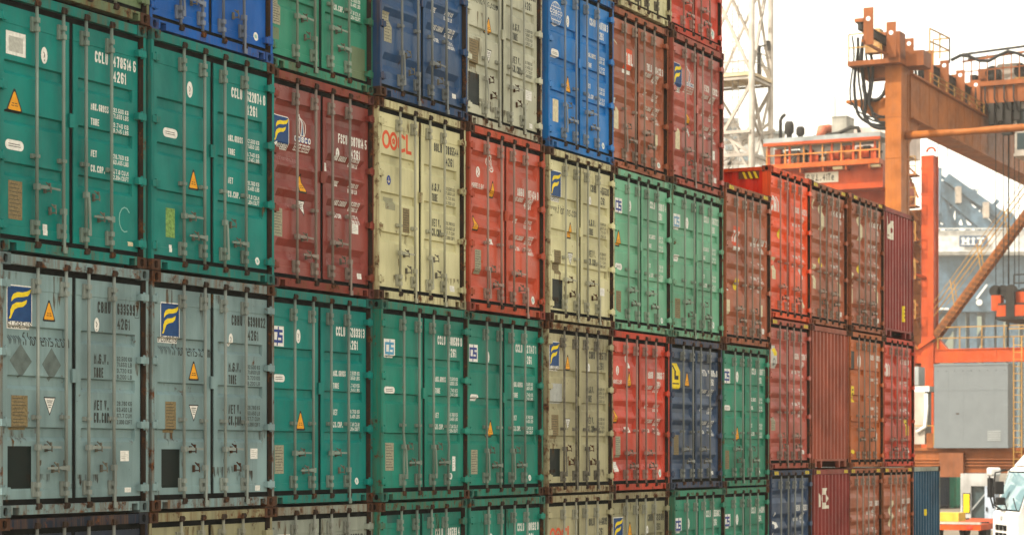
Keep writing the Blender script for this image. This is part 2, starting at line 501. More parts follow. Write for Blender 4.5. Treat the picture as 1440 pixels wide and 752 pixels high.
def endwall_mesh(H):
    mb = MB(); W0 = CW - .104; P = corr(W0, H, .232, .056, .070, .078, 0, 0)
    for (a, da), (b, db) in zip(P, P[1:]):
        mb.face([(.052 + a, .018 + da, .19), (.052 + b, .018 + db, .19), (.052 + b, .018 + db, H - .115), (.052 + a, .018 + da, H - .115)])
    mb.box(.06, CW - .06, .085, .11, .17, H - .1)
    return mb
def endsill_mesh(H):
    mb = MB()
    mb.box(.163, CW - .163, .007, .12, .15, .195); mb.box(.163, .30, .012, .12, .03, .15); mb.box(CW - .30, CW - .163, .012, .12, .03, .15)
    for x in (.62, CW - .62):
        mb.face([(x - .06, .02, .15), (x - .025, .02, .012), (x + .025, .02, .012), (x + .06, .02, .15)])
        mb.face([(x - .06, .10, .15), (x - .06, .02, .15), (x - .025, .02, .012), (x - .025, .10, .012)][::-1])
        mb.face([(x + .06, .02, .15), (x + .06, .10, .15), (x + .025, .10, .012), (x + .025, .02, .012)][::-1])
    return mb
def rod_mesh(H):
    mb = MB()
    mb.tube([(0, .012, .075), (0, .012, H - .055)], .0175, 8, 0)
    for z in (.07, H - .115):
        mb.box(-.032, .032, -.012, .012, z, z + .062, 1); mb.box(-.045, .010, .0, .006, z - .004, z + .03, 1)
        mb.box(.014, .040, -.016, .006, z + .018, z + .048, 1)
    return mb
def bent_rod_mesh(H):
    mb = MB()
    mb.tube([(0, .012, .075), (0, .012, .55), (.012, .01, .72), (-.028, .006, .93), (.005, .012, 1.1), (0, .012, H - .055)], .0175, 8, 0)
    for z in (.07, H - .115): mb.box(-.032, .032, -.012, .012, z, z + .062, 1)
    return mb
def bracket_mesh(kind):
    mb = MB()
    if kind == 'plate':
        mb.box(-.055, .022, .030, .056, -.075, .075); mb.box(-.030, .026, -.010, .030, -.07, -.02); mb.box(-.030, .026, -.010, .030, .02, .07)
    else:
        mb.box(-.05, .045, .026, .058, -.022, .022); mb.box(-.03, .03, -.009, .026, -.016, .016)
    return mb
def handle_mesh(hang):
    mb = MB()
    mb.box(-.028, .030, -.014, .034, -.030, .030, 0)
    if hang:
        mb.bar((.012, -.016, -.02), (.028, -.022, -.38), .03, .012, 0, (0, 1, 0)); mb.box(-.012, .04, -.03, -.012, -.42, -.36, 0)
    else:
        mb.bar((.02, -.012, .0), (.13, -.020, .004), .014, .036, 0); mb.bar((.13, -.020, .004), (.33, -.016, .0), .012, .022, 0)
    mb.box(.157, .185, .036, .058, -.045, .032, 1)
    mb.box(.162, .180, -.026, .036, -.034, -.022, 1); mb.box(.165, .176, -.032, -.024, -.046, .012, 1)
    mb.bar((.170, -.024, .012), (.166, .030, .062), .016, .010, 1); mb.box(.164, .174, -.026, .0, .024, .052, 1)
    return mb
def hinge_mesh():
    mb = MB()
    mb.box(.010, .150, -.006, .010, -.036, .036); mb.box(.085, .150, .010, .056, -.033, .033)
    mb.tube([(.083, .004, -.055), (.083, .004, .055)], .013, 6)
    return mb

def pick(seq): return seq[random.randrange(len(seq))]
def rgb(*c): return lin(c)
PAL = {'teal': rgb(0, 124, 116), 'teal2': rgb(16, 126, 108), 'sage': rgb(108, 172, 140), 'jade': rgb(46, 134, 108), 'greyblue': rgb(124, 151, 154),
       'cream': rgb(206, 202, 158), 'beige': rgb(170, 165, 130), 'bone': rgb(190, 192, 170), 'red': rgb(188, 74, 46), 'maroon': rgb(132, 58, 50),
       'brown': rgb(168, 90, 54), 'rustbrown': rgb(160, 88, 58), 'blue': rgb(0, 112, 188), 'cobalt': rgb(0, 94, 182), 'navy': rgb(30, 72, 116), 'dusk': rgb(42, 66, 96),
       'scarlet': rgb(232, 84, 34), 'olive': rgb(100, 120, 88), 'wine': rgb(136, 58, 54), 'orangebrown': rgb(178, 94, 46), 'inkblue': rgb(24, 38, 56),
       'rose': rgb(196, 64, 42), 'steelblue': rgb(34, 78, 104), 'greybeige': rgb(148, 156, 144), 'umber': rgb(152, 80, 62), 'clay': rgb(170, 80, 66), 'khaki': rgb(150, 148, 116)}

# ---- stickers and logos: each draws in door coordinates (x, z = centre) and returns its materials
FLEAF = [(.16, .45), (.17, .33), (.25, .22), (.42, .16), (.62, .16), (.82, .12), (.98, .04), (.95, .16), (.85, .25), (.65, .29), (.42, .31), (.27, .36)]
FLEAF2 = [(.05, .94), (.12, .82), (.12, .68), (.2, .54), (.36, .46), (.6, .44), (.82, .36), (.78, .48), (.65, .57), (.45, .6), (.3, .66), (.22, .78), (.14, .93)]
def s_florens(p, x, z, w_=.38, h=.42, word=True):
    p.rect(x - w_ / 2, z - h / 2, x + w_ / 2, z + h / 2, 0, 0)
    bx0, bx1, bz1, bz0 = x - w_ / 2 + .012, x + w_ / 2 - .012, z + h / 2 - .012, z - h / 2 + h * .17
    p.rect(bx0, bz0, bx1, bz1, 1, 1)
    for F in (FLEAF, FLEAF2):
        p.poly([(bx0 + u * (bx1 - bx0), bz1 - v * (bz1 - bz0)) for u, v in F][::-1], 2, 2)
    if word: p.text('FLORENS', x - w_ / 2 + .012, z - h / 2 + .011, h * .14, th=.15, mi=3, layer=1, serif=True, width=w_ - .005)
    return [WHITE, BLUEP, YELP, BLACKP]
def s_triangle(p, x, z, w_=.2, h=.215, *a):
    def tri(k, mi, l):
        c = .07
        P = [(-.5 + c, 0), (.5 - c, 0), (.5, c * .6), (.5 - c * .35, c * 1.6), (.06, 1 - c * .3), (0, 1), (-.06, 1 - c * .3), (-.5 + c * .35, c * 1.6), (-.5, c * .6)]
        p.poly([(x + u * w_ * k, z + ((v - .42) * k - .08) * h) for u, v in P], mi, l)
    tri(1, 0, 0); tri(.78, 1, 1)
    for dz, ww in ((-.12, .32), (-.22, .4)):
        p.rect(x - w_ * ww / 2, z + h * dz - .004, x - .006, z + h * dz + .004, 0, 2); p.rect(x + .006, z + h * dz - .004, x + w_ * ww / 2, z + h * dz + .004, 0, 2)
    return [BLACKP, ORAP]
def s_invtri(p, x, z, w_=.19, h=.19, *a):
    p.poly([(x - w_ / 2, z + h / 2), (x, z - h / 2), (x + w_ / 2, z + h / 2)], 1, 0)
    p.poly([(x - w_ * .42, z + h * .43), (x, z - h * .38), (x + w_ * .42, z + h * .43)], 0, 1)
    for k, ww in ((.3, .5), (.2, .42), (.08, .3), (-.05, .2)): p.rect(x - w_ * ww / 2, z + h * k - .004, x + w_ * ww / 2, z + h * k + .004, 2, 2)
    return [WHITE, BLACKP, CHAR]
def s_plate(p, x, z, w_=.21, h=.36, *a):
    p.rect(x - w_ / 2, z - h / 2, x + w_ / 2, z + h / 2, 0, 2)
    for k in range(9):
        zz = z + h * (.42 - k * .1)
        p.rect(x - w_ * .42, zz - .006, x + w_ * (.2 + .22 * ((k * 7) % 3) / 2), zz, 1, 2.6)
    return [PLATE, CHAR]
def s_plateg(p, x, z, w_=.2, h=.36, *a): s_plate(p, x, z, w_, h); return [PLATEG, CHAR]
def s_cream(p, x, z, w_=.12, h=.4, *a): p.rect(x - w_ / 2, z - h / 2, x + w_ / 2, z + h / 2, 0, 1); return [CREAM]
def s_dark(p, x, z, w_=.36, h=.42, *a): p.rect(x - w_ / 2, z - h / 2, x + w_ / 2, z + h / 2, 0, 0); return [DARKG]
def s_white(p, x, z, w_=.16, h=.13, *a):
    p.rect(x - w_ / 2, z - h / 2, x + w_ / 2, z + h / 2, 0, 0)
    for k in range(4): p.rect(x - w_ * .38, z + h * (.28 - .18 * k), x + w_ * (.1 + .25 * ((k * 5) % 3) / 2), z + h * (.32 - .18 * k), 1, 1)
    return [WHITE, flat((.35, .35, .32), .6, key='faint_print')]
def s_sheet(p, x, z, w_=.3, h=.27, *a):
    p.rect(x - w_ / 2, z - h / 2, x + w_ / 2, z + h / 2, 0, 0); p.rect(x - w_ * .36, z - h * .36, x + w_ * .36, z + h * .3, 1, 1)
    return [WHITE, flat((.45, .46, .42), .6, key='washed_out_print', var=.3, scale=30)]
def s_pill(p, x, z, w_=.26, h=.105, *a):
    r = h / 2; P = []
    for k in range(9): a_ = -math.pi / 2 + math.pi * k / 8; P.append((x + w_ / 2 - r + r * math.cos(a_), z + r * math.sin(a_)))
    for k in range(9): a_ = math.pi / 2 + math.pi * k / 8; P.append((x - w_ / 2 + r + r * math.cos(a_), z + r * math.sin(a_)))
    p.poly(P, 0, 0); p.rect(x - w_ * .33, z + .006, x + w_ * .30, z + .013, 1, 1); p.rect(x - w_ * .33, z - .016, x + w_ * .33, z - .009, 1, 1)
    return [WHITE, CHAR]
def s_oval(p, x, z, w_=.095, h=.17, *a):
    p.ell(x, z, w_ / 2, h / 2, 0, 0); p.line([(x - .008, z + .03), (x + .006, z + .01), (x - .004, z - .02)], .01, 1, 1); p.ell(x, z - .05, .006, .01, 1, 1, 8)
    return [WHITE, CHAR]
def s_round(p, x, z, w_=.09, h=.09, *a):
    p.ell(x, z, w_ / 2, h / 2, 0, 0); p.ell(x, z, w_ * .24, h * .24, 1, 1); return [WHITE, flat((.25, .45, .42), .5, key='mint_print')]
def s_cs(p, x, z, w_=.26, h=.24, ink=None):
    p.rect(x - w_ / 2, z - h / 2, x + w_ / 2, z + h / 2, 0, 0)
    t = h * .14; a = w_ * .34; c = h * .26
    p.line([(x - a * .05, z + c), (x - a, z + c), (x - a, z - c), (x - a * .05, z - c)], t, 1, 1)
    p.line([(x + a, z + c), (x + a * .25, z + c), (x + a * .25, z), (x + a, z), (x + a, z - c), (x + a * .25, z - c)], t, 1, 1.2)
    p.line([(x + .012, z + h * .43), (x - .012, z - h * .43)], t * .7, 1, 1.4)
    return [WHITE, ink or NAVYP]
def s_oocl(p, x, z, w_=.86, h=.19, *a):
    q = w_ / 4.1; t = .045
    for k, cx in enumerate((x - w_ / 2 + q * .5, x - w_ / 2 + q * 1.55)):
        p.ring(cx, z, q * .45, h * .39, t, 0, 0, 18)
    cx = x - w_ / 2 + q * 1.55
    for k in range(5):
        a_ = 2 * math.pi * k / 5 + .3
        p.ell(cx + .026 * math.cos(a_), z + .026 * math.sin(a_), .018, .018, 0, .3 + .1 * k, 8)
    cx = x - w_ / 2 + q * 2.72
    p.line([(cx + q * .40, z + h * .32), (cx, z + h * .40), (cx - q * .42, z + h * .2), (cx - q * .42, z - h * .2), (cx, z - h * .40), (cx + q * .40, z - h * .32)], t, 0, 0)
    cx = x - w_ / 2 + q * 3.72
    p.line([(cx - q * .25, z + h * .44), (cx - q * .25, z - h * .40), (cx + q * .3, z - h * .40)], t, 0, 0)
    return [REDP]
def s_globe(p, x, z, w_=.36, h=.36, *a):
    for k in range(3): p.ring(x, z, max(.012, w_ / 2 * (1, .62, .22)[k]), h / 2, .011, 0, .1 * k, 20)
    p.rect(x - w_ * .40, z + h * .26, x + w_ * .40, z + h * .29, 0, .35); p.rect(x - w_ * .40, z - h * .29, x + w_ * .40, z - h * .26, 0, .35)
    p.rect(x - w_ * .56, z - .05, x + w_ * .56, z + .062, 1, .6)
    p.text('COSCO', x - w_ * .55, z - .008, .066, th=.24, mi=0, layer=1, width=w_ * 1.18); p.text('SHIPPING', x - w_ * .46, z - .046, .03, th=.2, mi=0, layer=1, width=w_ * .95)
    return [WHITE, paint(PAL['blue'])]
def s_cosco(p, x, z, w_=.36, h=.5, *a):
    p.ring(x, z + h * .2, w_ * .2, h * .22, .012, 0, 0, 18); p.poly([(x - .035, z + h * .02), (x + .035, z + h * .02), (x + .008, z + h * .52), (x - .008, z + h * .52)], 0, .3)
    p.poly([(x - .02, z + h * .03), (x + .02, z + h * .03), (x, z + h * .4)], 1, .8)
    p.rect(x - w_ / 2, z - h * .13, x + w_ / 2, z + h * .0, 2, .2)
    p.text('COSCO', x - w_ / 2, z - h * .13, h * .13, th=.26, mi=0, layer=1, width=w_ * 1.08)
    # four ideographs under the name
    for k in range(4):
        cx = x - w_ * .38 + k * w_ * .255; cz = z - h * .25; q = w_ * .1
        p.line([(cx - q, cz + q), (cx + q, cz + q)], .009, 0, 0); p.line([(cx - q, cz), (cx + q, cz)], .009, 0, 0)
        p.line([(cx, cz + q * 1.2), (cx, cz - q * 1.1)], .010, 0, .3)
        p.line([(cx - q, cz - q), (cx + q, cz - q)], .009, 0, .1)
        p.line([(cx - q * (1 if k % 2 else .8), cz + q * .6), (cx - q * .9, cz - q)], .009, 0, .2)
        if k > 1: p.line([(cx + q, cz + q), (cx + q, cz - q)], .009, 0, .2)
    return [WHITE, BLUEP, NAVYP]
def s_magellan(p, x, z, w_=.34, h=.26, *a):
    p.ell(x, z + h * .3, .06, .075, 0, 0); p.line([(x - .012, z + h * .44), (x + .016, z + h * .30), (x - .018, z + h * .2), (x + .02, z + h * .12)], .016, 1, 1)
    p.text('MAGELLAN', x - w_ / 2, z - h * .42, h * .22, th=.16, mi=0, layer=0, serif=True, width=w_)
    return [WHITE, paint(PAL['red'])]
def s_leafw(p, x, z, w_=.16, h=.24, *a):
    p.ring(x, z, w_ * .42, h * .45, .02, 0, 0, 14); p.ring(x + .01, z - .01, w_ * .2, h * .24, .016, 0, .2, 12)
    return [WHITE]
def s_crescent(p, x, z, w_=.12, h=.26, *a):
    p.poly([(x, z + h / 2), (x - w_ * .5, z + h * .2), (x - w_ * .5, z - h * .15), (x, z - h * .36), (x + w_ * .5, z - h * .5), (x + w_ * .1, z - h * .2), (x - w_ * .08, z + h * .12)][::-1], 0, 0); return [CREAM]
def s_tal(p, x, z, w_=.34, h=.36, *a):
    p.rect(x - w_ / 2, z - h * .32, x + w_ / 2, z + h / 2, 0, 0); p.rect(x - w_ / 2, z - h / 2, x + w_ / 2, z - h * .34, 1, 0)
    p.text('TAL', x - w_ * .46, z - h * .14, h * .46, th=.22, mi=1, layer=1, width=w_ * 1.12)
    return [REDP, WHITE]
def s_cai(p, x, z, w_=.42, h=.26, *a):
    p.text('CAI', x - w_ / 2, z - h / 2, h, th=.22, mi=0, width=w_ * 1.1); return [WHITE]
def s_ltag(p, x, z, w_=.36, h=.42, *a):
    c = .04
    P = [(x - w_ / 2 + c, z - h / 2), (x + w_ / 2 - c, z - h / 2), (x + w_ / 2, z - h / 2 + c), (x + w_ / 2, z + h / 2 - c), (x + w_ / 2 - c, z + h / 2), (x - w_ / 2 + c, z + h / 2), (x - w_ / 2, z + h / 2 - c), (x - w_ / 2, z - h / 2 + c)]
    p.poly(P, 0, 0); p.line([(x - .03, z + h * .34), (x - .03, z - h * .06), (x + .09, z - h * .06)], .07, 1, 1)
    p.rect(x - w_ * .36, z - h * .32, x + w_ * .36, z - h * .27, 1, 1)
    return [YELP, BLACKP]
def s_ylogo(p, x, z, w_=.36, h=.44, *a):
    p.rect(x - w_ / 2, z - h / 2, x + w_ / 2, z + h / 2, 0, 0)
    p.poly([(x - w_ * .12, z + h * .28), (x + w_ * .1, z + h * .04), (x + w_ * .46, z + h * .06), (x + w_ * .46, z + h * .40), (x + w_ * .1, z + h * .36)][::-1], 1, 1)
    p.line([(x - w_ * .36, z + h * .38), (x - w_ * .36, z - h * .36)], .035, 2, 1); p.ring(x + w_ * .12, z - h * .22, .055, .06, .03, 2, 1, 12)
    return [flat((.5, .5, .46), .5, key='grey_print'), YELP, flat((.13, .16, .17), .5, key='slate_print')]
def s_tex(p, x, z, w_=.56, h=.46, *a):
    p.poly([(x - w_ * .5, z - h * .5), (x - w_ * .28, z - h * .42), (x - w_ * .28, z + h * .12), (x - w_ * .40, z + h * .5), (x - w_ * .5, z + h * .72)], 0, 0)
    p.ring(x + w_ * .12, z - h * .03, w_ * .27, h * .34, .11, 0, .2, 10); p.rect(x - w_ * .2, z - h * .52, x + w_ * .5, z - h * .36, 0, .4); p.rect(x - w_ * .05, z + h * .36, x + w_ * .45, z + h * .48, 0, .4)
    return [flat((.68, .65, .55), .5, key='ivory_print')]
def s_yellow(p, x, z, w_=.16, h=.42, *a):
    p.rect(x - w_ / 2, z - h / 2, x + w_ / 2, z + h / 2, 0, 0)
    for k in (.22, -.02, -.26): p.rect(x - w_ * .25, z + h * k, x + w_ * .25, z + h * (k + .1), 1, 1)
    return [YELP, BLACKP]
def s_ydot(p, x, z, w_=.13, h=.2, *a): p.ell(x, z, w_ / 2, h / 2, 0, 0); return [YELP]
def s_patch(p, x, z, w_=.4, h=.3, tone=None): p.rect(x - w_ / 2, z - h / 2, x + w_ / 2, z + h / 2, 0, 0); return [tone or paint(PAL['sage'], .3)]
def s_www(p, x, z, w_=.95, h=.12, tone=None):
    p.text('www.florens.com', x - w_ / 2, z - h / 2, h, th=.10, mi=0, width=w_ * 1.13); return [tone or CHAR]
def s_cgl(p, x, z, w_=.22, h=.16, *a):
    p.text('GL', x - w_ / 2, z - h / 2, h, th=.2, mi=0, width=w_ * 1.1); return [flat((.35, .6, .66), .5, key='pale_blue_print')]
def s_diamond(p, x, z, w_=.3, h=.3, *a):
    p.poly([(x, z + h / 2), (x - w_ / 2, z), (x, z - h / 2), (x + w_ / 2, z)], 0, 0); return [flat((.115, .15, .145), .6, key='diamond_mark', var=.4, scale=10)]
def s_anchor(p, x, z, w_=.11, h=.13, *a):
    p.ell(x, z, w_ / 2, h / 2, 0, 0); p.line([(x, z + .03), (x, z - .03)], .012, 1, 1); p.line([(x - .025, z - .01), (x, z - .03), (x + .025, z - .01)], .012, 1, 1.2); return [NAVYP, CREAM]
def s_green(p, x, z, w_=.16, h=.3, *a): p.rect(x - w_ / 2, z - h / 2, x + w_ / 2, z + h / 2, 0, 0); return [flat((.20, .36, .10), .5, key='green_label', var=.7, scale=30)]
def s_g6(p, x, z, w_=.3, h=.5, *a):
    p.poly([(x - w_ / 2, z + .02), (x - w_ * .1, z + .06), (x + w_ / 2, z + .03), (x + w_ / 2, z - .06), (x, z - .09), (x - w_ / 2, z - .06)][::-1], 0, 0)
    p.poly([(x - .04, z + .16), (x + .02, z + .24), (x + .05, z + .2), (x, z + .14)][::-1], 0, 0); p.poly([(x - .04, z - .2), (x + .05, z - .15), (x + .03, z - .19), (x - .02, z - .25)][::-1], 0, 0); return [WHITE]
def s_ring(p, x, z, w_=.2, h=.24, *a):
    pts = [(x + w_ / 2 * math.cos(t), z + h / 2 * math.sin(t)) for t in [math.radians(40 + 28 * k) for k in range(10)]]
    p.line(pts, .012, 0, 0); return [flat((.2, .42, .38), .6, key='scrape')]
def s_run(p, x, z, w_=.2, h=.3, *a):
    # z = top of the stain; ragged fingers of different length
    n = max(2, int(w_ / .035)); rr = random.Random(int(x * 977 + z * 131 + h * 57))
    for k in range(n):
        x0 = x - w_ / 2 + w_ * k / n; x1 = x0 + w_ / n; d = h * rr.uniform(.35, 1.0)
        p.poly([(x0, z - d * .7), ((x0 + x1) / 2, z - d), (x1, z - d * .6), (x1, z), (x0, z)], 0, .5 + .05 * k)
    return [a[0] if a else STAIN]
STK = {k[2:]: v for k, v in list(globals().items()) if k.startswith('s_')}
SNAME = {'florens': 'logo_sticker', 'triangle': 'warning_sticker', 'invtri': 'notice_sticker', 'plate': 'data_plate', 'plateg': 'data_plate', 'cream': 'paper_label', 'dark': 'paint_patch',
         'white': 'paper_label', 'sheet': 'paper_label', 'pill': 'oval_sticker', 'oval': 'oval_sticker', 'round': 'round_sticker', 'patch': 'paint_patch', 'yellow': 'height_sticker', 'ydot': 'warning_sticker',
         'www': 'web_address', 'diamond': 'placard_mark', 'green': 'paper_label', 'ring': 'scrape_mark', 'run': 'rust_run'}

def code_block(spec, H):
    """owner code and serial number, then the weight table: two prints"""
    k = H / HS; mi = 0; p = Print(); q = Print()
    pre, num, chk, typ = spec['code']; L = spec.get('lines', 'cclu')
    x0 = spec.get('cx', 1.615); zt = spec.get('cz', 2.09) * k; hh = .116
    nx = 1.952 if L == 'cbhu' else 1.928
    p.text(pre, x0, zt, hh, .36, .17, mi, width=.235); p.text(num, nx, zt, hh, .36, .17, mi, width=.325)
    p.text(chk, 2.275, zt, hh, .40, .15, mi)
    if spec.get('box'): p.line([(2.262, zt - .02), (2.335, zt - .02), (2.335, zt + .135), (2.262, zt + .135)], .006, mi, 0, True)
    p.text(typ, nx, zt - .158, hh, .36, .17, mi, width=.225)
    if L == 'cclu':
        for z, t, ww in ((1.585, 'MAX. GROSS', .31), (1.43, 'TARE', .15), (1.10, 'NET', .11), (.945, 'CU. CAP.', .24)): q.text(t, 1.545, z * k, .07, .4, .16, mi, width=ww)
        rows = [(1.61, '32,500 KG'), (1.55, '71,650 LBS'), (1.455, '3,740 KG'), (1.395, '8,245 LBS'), (1.125, '28,760 KG'), (1.065, '63,405 LBS'), (.965, '67.8 CU.M'), (.905, '2,394 CU.FT')]
        for z, t in rows: q.text(t, 1.93, z * k, .048, .4, .16, mi, width=.27)
    elif L == 'cbhu':
        for z, t, ww in ((1.555, 'M.G.W.', .25), (1.415, 'TARE', .17), (1.075, 'NET W.', .25), (.945, 'CU. CAP.', .29)): q.text(t, 1.552, z * k, .105, .4, .17, mi, width=ww)
        for z, t in ((1.60, '32,500 KG'), (1.54, '71,650 LB'), (1.475, '3,720 KG'), (1.41, '8,200 LB'), (1.13, '28,780 KG'), (1.065, '63,450 LB'), (1.0, '67.7 CUM'), (.935, '2,390 CUFT')): q.text(t, 1.945, z * k, .046, .4, .16, mi, width=.27)
    elif L == 'light':
        for z, t, ww in ((1.68, 'MAX GROSS', .3), (1.36, 'TARE', .13), (1.12, 'MAX CARGO', .3), (.96, 'CU CAP', .2)): q.text(t, 1.545, z * k, .062, .4, .18, mi, width=ww)
        for z, t in ((1.70, '30,480 KG'), (1.635, '67,200 LB'), (1.38, '3,900 KG'), (1.31, '8,600 LB'), (1.145, '26,580 KG'), (1.08, '58,600 LB'), (.985, '76.4 CU M'), (.92, '2,700 CU FT')): q.text(t, 1.92, z * k, .052, .4, .18, mi, width=.24)
    return p, q

def container(col_, tier, x, y, z, spec):
    H = HH if spec.get('hc') else HS
    k = H / HS
    st = spec['s']
    name = 'shipping_container'
    base = PAL[spec['c']]; rust = spec.get('rust', .25)
    mdoor = paint(base, rust * .55, spec.get('rough', .38), spec.get('dirt', .4), .5, key=spec['c'] + '_paint', edge=.15 + .9 * rust, spec=.14 if st == 'C' else .06)
    mfr = paint(tuple(v * .9 for v in PAL[spec.get('fc', spec['c'])]), min(1, rust + .33), .5, .7, .25, key=spec['c'] + '_frame_paint', edge=.5, spec=.06, runk=.13)
    mcast = paint(tuple(.42 * v + .015 for v in base), .78, .7, .6, .2, key='casting_paint', bump=.3) if rust < .5 else RUST
    root = thing(name, spec['label'], 'container', (x, y, z), random.uniform(-.0012, .0012), 'containers stacked in the long wall')
    far = col_ >= 6
    A = lambda nm, key, fn, mats, loc=(0, 0, 0), parent=root, scale=None: add(nm, shared((nm,) + key, fn), mats, parent, loc, None, scale)
    A('roof', (H,), lambda: roof_mesh(H), mfr); A('floor', (H,), lambda: floor_mesh(H), RUSTD)
    A('side_wall', (H,), lambda: side_mesh(H), spec.get('side') or mdoor); A('side_wall', (H,), lambda: side_mesh(H), mdoor, (CW, 0, 0), root, (-1, 1, 1))
    for nm, fn in (('top_rail', rails_mesh), ('bottom_rail', lower_rail_mesh)):
        A(nm, (H,), lambda: fn(H), mfr); A(nm, (H,), lambda: fn(H), mfr, (CW, 0, 0), root, (-1, 1, 1))
    A('corner_post', (H,), lambda: post_mesh(H), [mfr, RUSTD]); A('corner_post', (H,), lambda: post_mesh(H), [mfr, RUSTD], (CW, 0, 0), root, (-1, 1, 1))  # second slot: dark rust that also paints in the recess shade
    A('door_header' if st != 'E' else 'end_header', (H,), lambda: header_mesh(H), mfr)
    for zc in (0, H - .118):
        cm = pick((mcast, mcast, RUST)) if rust < .6 else pick((RUST, RUST, RUSTD))
        A('corner_casting', (), lambda: casting_mesh(0), [cm, HOLE], (0, 0, zc)); A('corner_casting', (), lambda: casting_mesh(0), [pick((mcast, RUST)), HOLE], (CW, 0, zc), root, (-1, 1, 1))
    if spec.get('hazard'):
        for xh in (.30, CW - .30):
            p = Print(); p.rect(xh - .11, H - .095, xh + .11, H - .03, 0, 0)
            for q in (-.08, -.02, .04): p.poly([(xh + q, H - .095), (xh + q + .03, H - .095), (xh + q + .055, H - .03), (xh + q + .025, H - .03)], 1, 1)
            add('hazard_sticker', p.build(lambda a, b: .006), [YELP, flat((.16, .11, .03), .5, key='dark_stripe_print')], root)
    if spec.get('side'):
        # hazard stripes near the top of the side that stands clear of its neighbour
        p = Print(); p.rect(.24, H - .235, .66, H - .10, 0, 0)
        for q in (.26, .37, .48): p.poly([(q, H - .235), (q + .05, H - .235), (q + .11, H - .10), (q + .06, H - .10)], 1, 1)
        sb_ = p.build(lambda a, b: 0); nb = MB(); nb.m = sb_.m; nb.f = [f[::-1] for f in sb_.f]; nb.v = [(.024 + v[1], v[0], v[2]) for v in sb_.v]
        add('hazard_sticker', nb, [flat((.12, .05, .02), .5, key='dark_stripe_print'), YELP], root)
    ysf = ysurf_for(st, H) if st in 'PC' else None
    if st == 'E':
        A('end_wall', (H,), lambda: endwall_mesh(H), mdoor); A('end_sill', (H,), lambda: endsill_mesh(H), mfr)
        P = corr(CW - .104, H, .232, .056, .070, .078, 0, 0)
        def ye(a, b):
            a -= .052
            for (s0, d0), (s1, d1) in zip(P, P[1:]):
                if s0 <= a <= s1: return .018 + d0 + (d1 - d0) * (a - s0) / max(1e-6, s1 - s0)
            return .018
        for d in spec.get('st', ()):
            # print on a corrugated end is cut at every fold
            p = Print(); mats = STK[d[0]](p, d[1], d[2] * k, *d[3:]); q = Print()
            for pts, mi, layer in p.p: q.poly([(b, a) for a, b in pts], mi, layer)
            mb = q.build(lambda a, b: 0, [.052 + s for s, _ in P])
            nb = MB()
            for f, mi in zip(mb.f, mb.m): nb.face([(mb.v[i][2], ye(mb.v[i][2], 0) - .003 + mb.v[i][1] * 1.0, mb.v[i][0]) for i in f][::-1], mi)
            add(SNAME.get(d[0], 'painted_emblem'), nb, mats, root)
        return root
    A('door_sill', (), sill_mesh, mfr); A('door_gasket', (H,), lambda: gasket_mesh(H), RUBBER)
    doors = [A('door', (st, H, i), lambda: door_mesh(st, H, i), mdoor) for i in (0, 1)]
    gal = GALVD if rust > .55 else paint(tuple(.72 * a_ + .28 * b_ for a_, b_ in zip((.25, .26, .225), base)), .12, .45, .4, .3, key='lock_rod_paint')
    jr = [random.uniform(-.02, .02) for _ in range(4)]; jh = random.uniform(-.05, .06); auto = [i for i in range(4) if random.random() < .22]
    if spec.get('rods'): gal = paint(PAL[spec['rods']], .35, .5, .5, .3, key='painted_rod')
    for i, rx in enumerate((.60, 1.02, 1.418, 1.838)):
        rx += jr[i] if i in (0, 1) else jr[i] * .6
        D = doors[i // 2]
        bent = i in spec.get('bent', ())
        A('lock_rod', (H, bent), (lambda: bent_rod_mesh(H)) if bent else (lambda: rod_mesh(H)), [gal, RUSTD], (rx, 0, 0), D)
        for kind, zz in (('plate', H - .30), ('guide', .99 * k), ('plate', .275)):
            A('rod_bracket', (kind,), lambda: bracket_mesh(kind), gal, (rx, 0, zz + random.uniform(-.006, .006)), D)
        hz = (.66, .45, .66, .45)[i] + spec.get('dh', 0) + jh
        hang = i in spec.get('hang', auto)
        sx = 1 if i in (0, 2) else -1
        A('door_handle', (hang,), lambda: handle_mesh(hang), [gal, GALVD if rust < .5 else RUST], (rx, 0, hz), D, (sx, 1, 1))
    mh = mdoor if random.random() < .75 else mfr
    for zz in (.26, .93 * k, 1.62 * k, H - .30):
        A('hinge', (), hinge_mesh, mh, (0, 0, zz), doors[0]); A('hinge', (), hinge_mesh, mh, (CW, 0, zz), doors[1], (-1, 1, 1))
    add('door_stop', shared(('door_stop',), lambda: (lambda m: (m.box(1.165, 1.245, .03, .056, -.07, .07), m)[1])(MB())), mh, doors[0], (0, 0, 1.42 * k))
    knots = sorted({r[0] for r in _rows[(st, H)]}); m_, e_ = MARG[st]
    xk = [v for a, b in LEAF for v in (a + m_, a + m_ + e_, b - m_ - e_, b - m_)]
    if 'code' in spec:
        for nm, p in zip(('serial_lettering', 'weight_lettering'), code_block(spec, H)):
            add(nm, p.build(ysf, knots, .0007, xk), [spec.get('ink', WHITE)], doors[1])['kind'] = 'stuff'
    extra = []
    if rust >= .4:
        # rust weeping from the top seam, the hinges, the rod brackets and the plates
        extra = [('run', random.uniform(.2, 2.2), (H - .18) / k, random.uniform(.08, .3), random.uniform(.12, .5)) for _ in range(int(8 * rust))]
        extra += [('run', random.choice((.15, 2.28)), zz, .10, random.uniform(.12, .3)) for zz in (.22, .9, 1.58, (H - .34) / k) if random.random() < .8]
        extra += [('run', rx + .065, zz, .07, random.uniform(.08, .25)) for rx in (.60, 1.02, 1.418, 1.838) for zz in (.56, (H - .38) / k) if random.random() < .6]
        extra += [('run', d[1], d[2] - d[4] / 2, d[3] * .95, random.uniform(.15, .3)) for d in spec.get('st', ()) if d[0] == 'plate']
